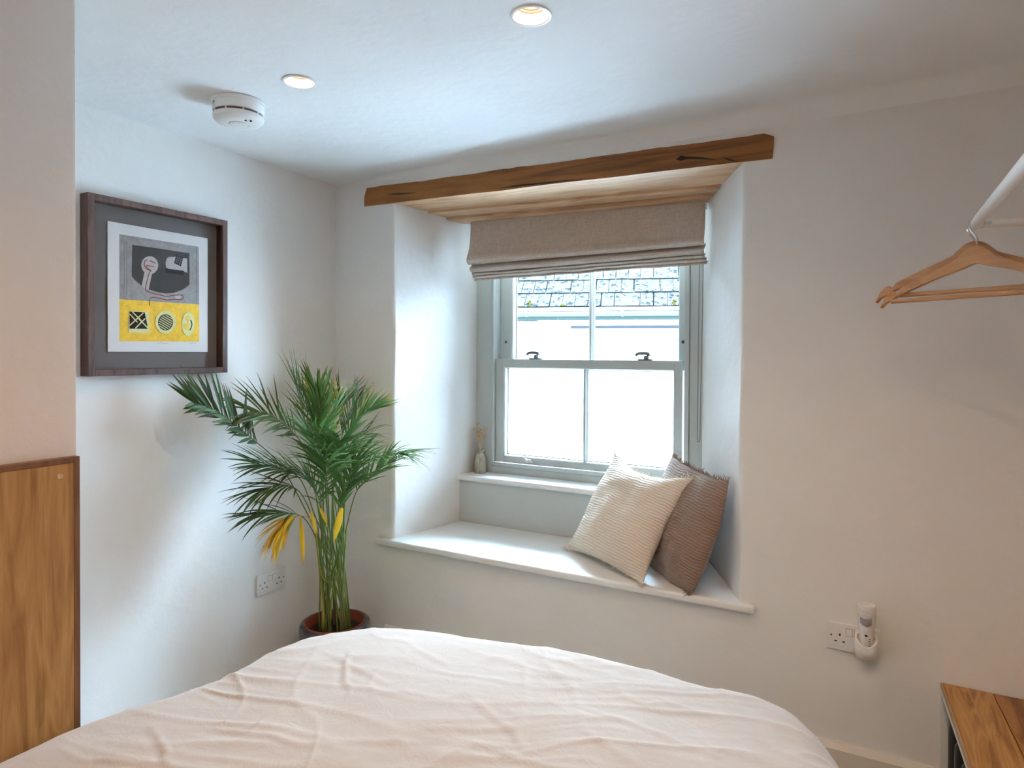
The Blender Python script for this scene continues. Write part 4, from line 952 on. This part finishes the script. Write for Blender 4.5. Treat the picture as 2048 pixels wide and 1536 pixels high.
def frond(path, n, L_, W_, col=G_MID, tip=BRN, start=0.35, ang=48, droop=0.5, roll_=0.0, stem_c=(0.16, 0.22, 0.05), sr=0.0034, yellow=0.0, lmod=None, side=0):
    """rachis through world points, leaflets in two ranks"""
    P = spline(path, 40); bm = BM(); cols = []
    rad_ = [sr*(1-0.72*k/39) for k in range(40)]
    bm_tube(bm, P, rad_, 6); nv = len(bm.verts)
    for k in range(40):
        for _ in range(6): cols.append(mixc(stem_c, col, min(1, max(0, k/39-0.3)*1.5)))
    for i in range(n):
        s_ = start+(1-start)*(i+0.5)/n; k = min(38, int(s_*39)); f = s_*39-k
        p = P[k].lerp(P[k+1], f); t_ = (P[min(39, k+2)]-P[max(0, k-1)]).normalized()
        b0 = t_.cross(Vector((0, 0, 1)));  b0 = b0.normalized() if b0.length > 0.15 else t_.cross(Vector((0.55, -0.83, 0))).normalized()
        nb = b0.cross(t_).normalized()
        b0r = b0*math.cos(roll_)+nb*math.sin(roll_); nr = -b0*math.sin(roll_)+nb*math.cos(roll_)
        for sgn in ((-1, 1) if not side else (side,)):
            a = R(ang*(1-0.45*max(0, s_-0.5)/0.5)+pr.uniform(-11, 11)); prof_ = 0.62+0.55*math.sin(math.pi*min(1, max(0.03, (s_-start)/(1-start)))*0.85+0.2)
            d = t_*math.cos(a)+b0r*sgn*math.sin(a)+nr*(0.15+pr.uniform(-0.22, 0.22))
            ll = L_*1.32*prof_*pr.uniform(0.82, 1.12)*(lmod(s_, sgn) if lmod else 1)
            for _ in range(6):
                tp = p+d.normalized()*ll
                if keep_in(p, tp+Vector((0, 0, 0))): d = d+Vector((0.25 if tp.x < 0.012 else 0, -0.25 if tp.y > -0.008 else 0, 0))
                else: break
            tp = p+d.normalized()*ll
            if keep_in(p, tp): ll *= 0.5
            c = mixc(mixc(col, G_DARK, pr.random()*0.5), G_LITE, pr.random()*0.6)
            if pr.random() < yellow: c = mixc(YEL, ORG, pr.random()*0.6)
            blade(bm, cols, p, d, nr, ll, W_*0.74*pr.uniform(0.8, 1.15), droop*pr.uniform(0.4, 1.6), c, mixc(c, tip, pr.uniform(0.3, 1.0)), pr.uniform(0.40, 0.85))
    o = obj('frond', bm, M['leaf'], pl, angle=180, fix=False); colours(o, cols); return o
D0 = 2.66
def A(*q): return [at_d(*p) for p in q]
def root(i): a = i*2.4; return Vector((PXc+0.072*math.cos(a), PYc+0.055*math.sin(a), 0.24))
FR = [  # (pixel path with depth, leaflets, length, width, options)
 (((632, 1010, 2.60), (560, 930, 2.48), (500, 874, 2.38), (440, 826, 2.30), (388, 806, 2.24)), 24, 0.100, 0.0084, dict(col=mixc(G_DARK, (0.01, 0.03, 0.012), 0.4), start=0.25, ang=50, droop=0.10, roll_=1.15, lmod=lambda s, g: 1.15 if g > 0 else 0.55, tip=BRN)),
 (((645, 1000, 2.66), (612, 905, 2.58), (578, 858, 2.52), (535, 828, 2.46), (500, 822, 2.42)), 22, 0.120, 0.0062, dict(col=mixc(G_DARK, OLV, 0.45), start=0.2, ang=55, droop=0.35, roll_=0.9, tip=(0.20, 0.11, 0.03))),
 (((655, 1000, 2.68), (640, 880, 2.64), (612, 810, 2.60), (590, 765, 2.56)), 18, 0.130, 0.0062, dict(col=G_MID, start=0.3, ang=34, droop=0.0, roll_=0.6, tip=BRN)),
 (((665, 1000, 2.66), (652, 880, 2.62), (640, 815, 2.58), (632, 780, 2.55)), 14, 0.110, 0.0080, dict(col=mixc(G_MID, OLV, 0.4), start=0.35, ang=36, droop=0.0, roll_=0.2, tip=BRN)),
 (((672, 990, 2.78), (682, 890, 2.80), (695, 840, 2.80), (712, 803, 2.80)), 16, 0.110, 0.0050, dict(col=G_DARK, start=0.35, ang=40, droop=-0.15, roll_=0.5, tip=BRN)),
 (((668, 990, 2.60), (688, 890, 2.58), (715, 838, 2.57), (742, 818, 2.56)), 16, 0.105, 0.0072, dict(col=G_LITE, start=0.3, ang=32, droop=0.25, roll_=0.4, tip=YEL)),
 (((672, 1010, 2.62), (705, 945, 2.56), (745, 918, 2.52), (785, 908, 2.50), (806, 906, 2.48)), 24, 0.115, 0.0058, dict(col=mixc(G_MID, G_LITE, 0.3), start=0.2, ang=48, droop=0.75, roll_=0.25, tip=G_LITE)),
 (((675, 1050, 2.70), (712, 985, 2.68), (745, 950, 2.66), (770, 930, 2.64)), 14, 0.10, 0.0065, dict(col=G_MID, start=0.2, ang=36, droop=0.35, roll_=0.5, tip=G_LITE)),
 (((640, 1010, 2.60), (600, 958, 2.50), (555, 936, 2.42), (510, 928, 2.36)), 16, 0.115, 0.0062, dict(col=G_DARK, start=0.25, ang=38, droop=0.35, roll_=0.5, tip=BRN)),
 (((640, 1030, 2.60), (600, 985, 2.50), (560, 970, 2.43), (520, 982, 2.38)), 14, 0.120, 0.0058, dict(col=G_DARK, start=0.25, ang=36, droop=0.7, roll_=0.5, tip=BRN)),
 (((642, 1060, 2.62), (605, 1034, 2.50), (560, 1026, 2.42), (510, 1030, 2.36)), 12, 0.115, 0.0062, dict(col=G_DARK, start=0.3, ang=28, droop=0.5, roll_=0.4, tip=BRN)),
 (((648, 1130, 2.58), (628, 1052, 2.50), (604, 1032, 2.44), (580, 1038, 2.40), (560, 1060, 2.38)), 14, 0.105, 0.0084, dict(col=mixc(YEL, G_LITE, 0.35), start=0.55, ang=42, droop=1.5, roll_=0.3, tip=ORG, yellow=0.75, stem_c=(0.42, 0.32, 0.03))),
 (((650, 1010, 2.55), (645, 935, 2.47), (634, 890, 2.42), (620, 868, 2.38)), 20, 0.120, 0.0060, dict(col=G_MID, start=0.15, ang=46, droop=0.5, roll_=0.2, tip=G_LITE)),
 (((662, 1020, 2.54), (668, 940, 2.46), (672, 900, 2.42), (680, 880, 2.38)), 20, 0.120, 0.0066, dict(col=G_MID, start=0.15, ang=44, droop=0.7, roll_=0.0, tip=G_LITE)),
 (((658, 1050, 2.52), (655, 975, 2.44), (650, 935, 2.40), (640, 915, 2.37)), 18, 0.120, 0.0072, dict(col=mixc(G_MID, G_DARK, 0.4), start=0.15, ang=40, droop=0.9, roll_=0.1, tip=G_LITE)),
 (((672, 1060, 2.60), (690, 985, 2.56), (700, 945, 2.54), (712, 915, 2.52)), 16, 0.110, 0.0066, dict(col=G_MID, start=0.2, ang=38, droop=0.6, roll_=0.3, tip=G_LITE)),
 (((652, 1080, 2.56), (640, 1010, 2.50), (628, 975, 2.46), (610, 955, 2.43)), 16, 0.115, 0.0062, dict(col=mixc(G_MID, G_DARK, 0.5), start=0.2, ang=40, droop=0.8, roll_=0.3, tip=G_DARK)),
 (((668, 1090, 2.56), (680, 1020, 2.50), (690, 985, 2.48), (705, 965, 2.46)), 14, 0.105, 0.0078, dict(col=mixc(G_MID, G_DARK, 0.3), start=0.2, ang=32, droop=0.7, roll_=0.2, tip=G_LITE)),
 (((660, 1070, 2.66), (668, 960, 2.70), (690, 900, 2.72), (735, 862, 2.72)), 12, 0.120, 0.0040, dict(col=G_DARK, start=0.4, ang=30, droop=0.9, roll_=0.4, tip=OLV)),
 (((655, 1010, 2.64), (648, 900, 2.62), (655, 850, 2.62), (672, 815, 2.62)), 14, 0.115, 0.0064, dict(col=G_MID, start=0.25, ang=36, droop=0.2, roll_=0.3, tip=YEL)),
 (((648, 1000, 2.70), (628, 900, 2.72), (612, 850, 2.72), (600, 800, 2.70)), 16, 0.135, 0.0052, dict(col=G_MID, start=0.25, ang=40, droop=0.25, roll_=0.5, tip=OLV)),
 (((662, 1000, 2.76), (662, 900, 2.80), (668, 840, 2.82), (684, 800, 2.82)), 14, 0.13, 0.0052, dict(col=mixc(G_DARK, OLV, 0.3), start=0.3, ang=42, droop=0.1, roll_=0.7, tip=BRN)),
 (((650, 1000, 2.60), (640, 905, 2.58), (636, 855, 2.56), (640, 812, 2.54)), 16, 0.13, 0.0056, dict(col=mixc(G_MID, G_LITE, 0.3), start=0.25, ang=38, droop=0.35, roll_=0.1, tip=YEL)),
 (((660, 1030, 2.58), (668, 960, 2.54), (690, 915, 2.52), (722, 890, 2.52)), 16, 0.12, 0.0052, dict(col=mixc(G_MID, G_LITE, 0.5), start=0.25, ang=44, droop=0.7, roll_=0.2, tip=G_LITE)),
 (((650, 1060, 2.58), (630, 985, 2.52), (606, 950, 2.48), (575, 940, 2.45)), 14, 0.115, 0.0054, dict(col=G_MID, start=0.25, ang=42, droop=0.6, roll_=0.3, tip=OLV)),
]
for i, (pp_, n, L_, W_, kw) in enumerate(FR):
    pp_ = ((655+(pp_[0][0]-655)*1.7, pp_[0][1]+20, pp_[0][2]),)+pp_[1:]; pts_ = A(*pp_); rt_ = root(i); r1 = rt_.lerp(pts_[0], 0.5)+Vector((0, 0, 0.05))
    frond([rt_, r1]+pts_, n, L_, W_, start=kw.pop('start')*0.4+0.52, **kw)
# single yellowed leaves hanging in the middle of the clump
for (a, c, L_, W_) in (((601, 1036, 2.46), (608, 1130, 2.44), 0.185, 0.0085), ((684, 1016, 2.46), (668, 1080, 2.44), 0.130, 0.0125), ((622, 1022, 2.46), (632, 1064, 2.44), 0.10, 0.0065), ((640, 1016, 2.46), (652, 1042, 2.45), 0.075, 0.006)):
    bm = BM(); cols = []; p, q = at_d(*a), at_d(*c); blade(bm, cols, p, q-p, (EYE-p).normalized(), L_, W_, 0.1, YEL, mixc(YEL, OLV, 0.4), 0.7)
    o = obj('yellow_leaflet', bm, M['leaf'], pl, angle=180, fix=False); colours(o, cols); o['label'] = 'yellowed hanging leaflet'
# canes rising from the soil, some dried at the foot
for i in range(13):
    a = i*2.4+0.7; p0 = Vector((PXc+0.076*math.cos(a)*pr.uniform(0.35, 1), PYc+0.06*math.sin(a)*pr.uniform(0.35, 1), 0.235)); tp = at_d(655+pr.uniform(-44, 58), pr.uniform(985, 1090), 2.58+pr.uniform(-0.06, 0.1))
    bm = BM(); K = 14; P = spline([p0, p0.lerp(tp, 0.35)+Vector((0, 0, 0.03)), tp], K)
    th = pr.uniform(0.0032, 0.0060); bm_tube(bm, P, [th*(1-0.55*k/(K-1)) for k in range(K)], 8)
    cols = []; foot = [(0.46, 0.29, 0.035), (0.34, 0.36, 0.09), (0.13, 0.075, 0.05), (0.40, 0.33, 0.075)][i % 4]
    for k in range(K):
        for _ in range(8): cols.append(mixc(foot, (0.125, 0.205, 0.045), min(1, k/(K-1)*1.35)))
    o = obj('cane', bm, M['stem'], pl); colours(o, cols)
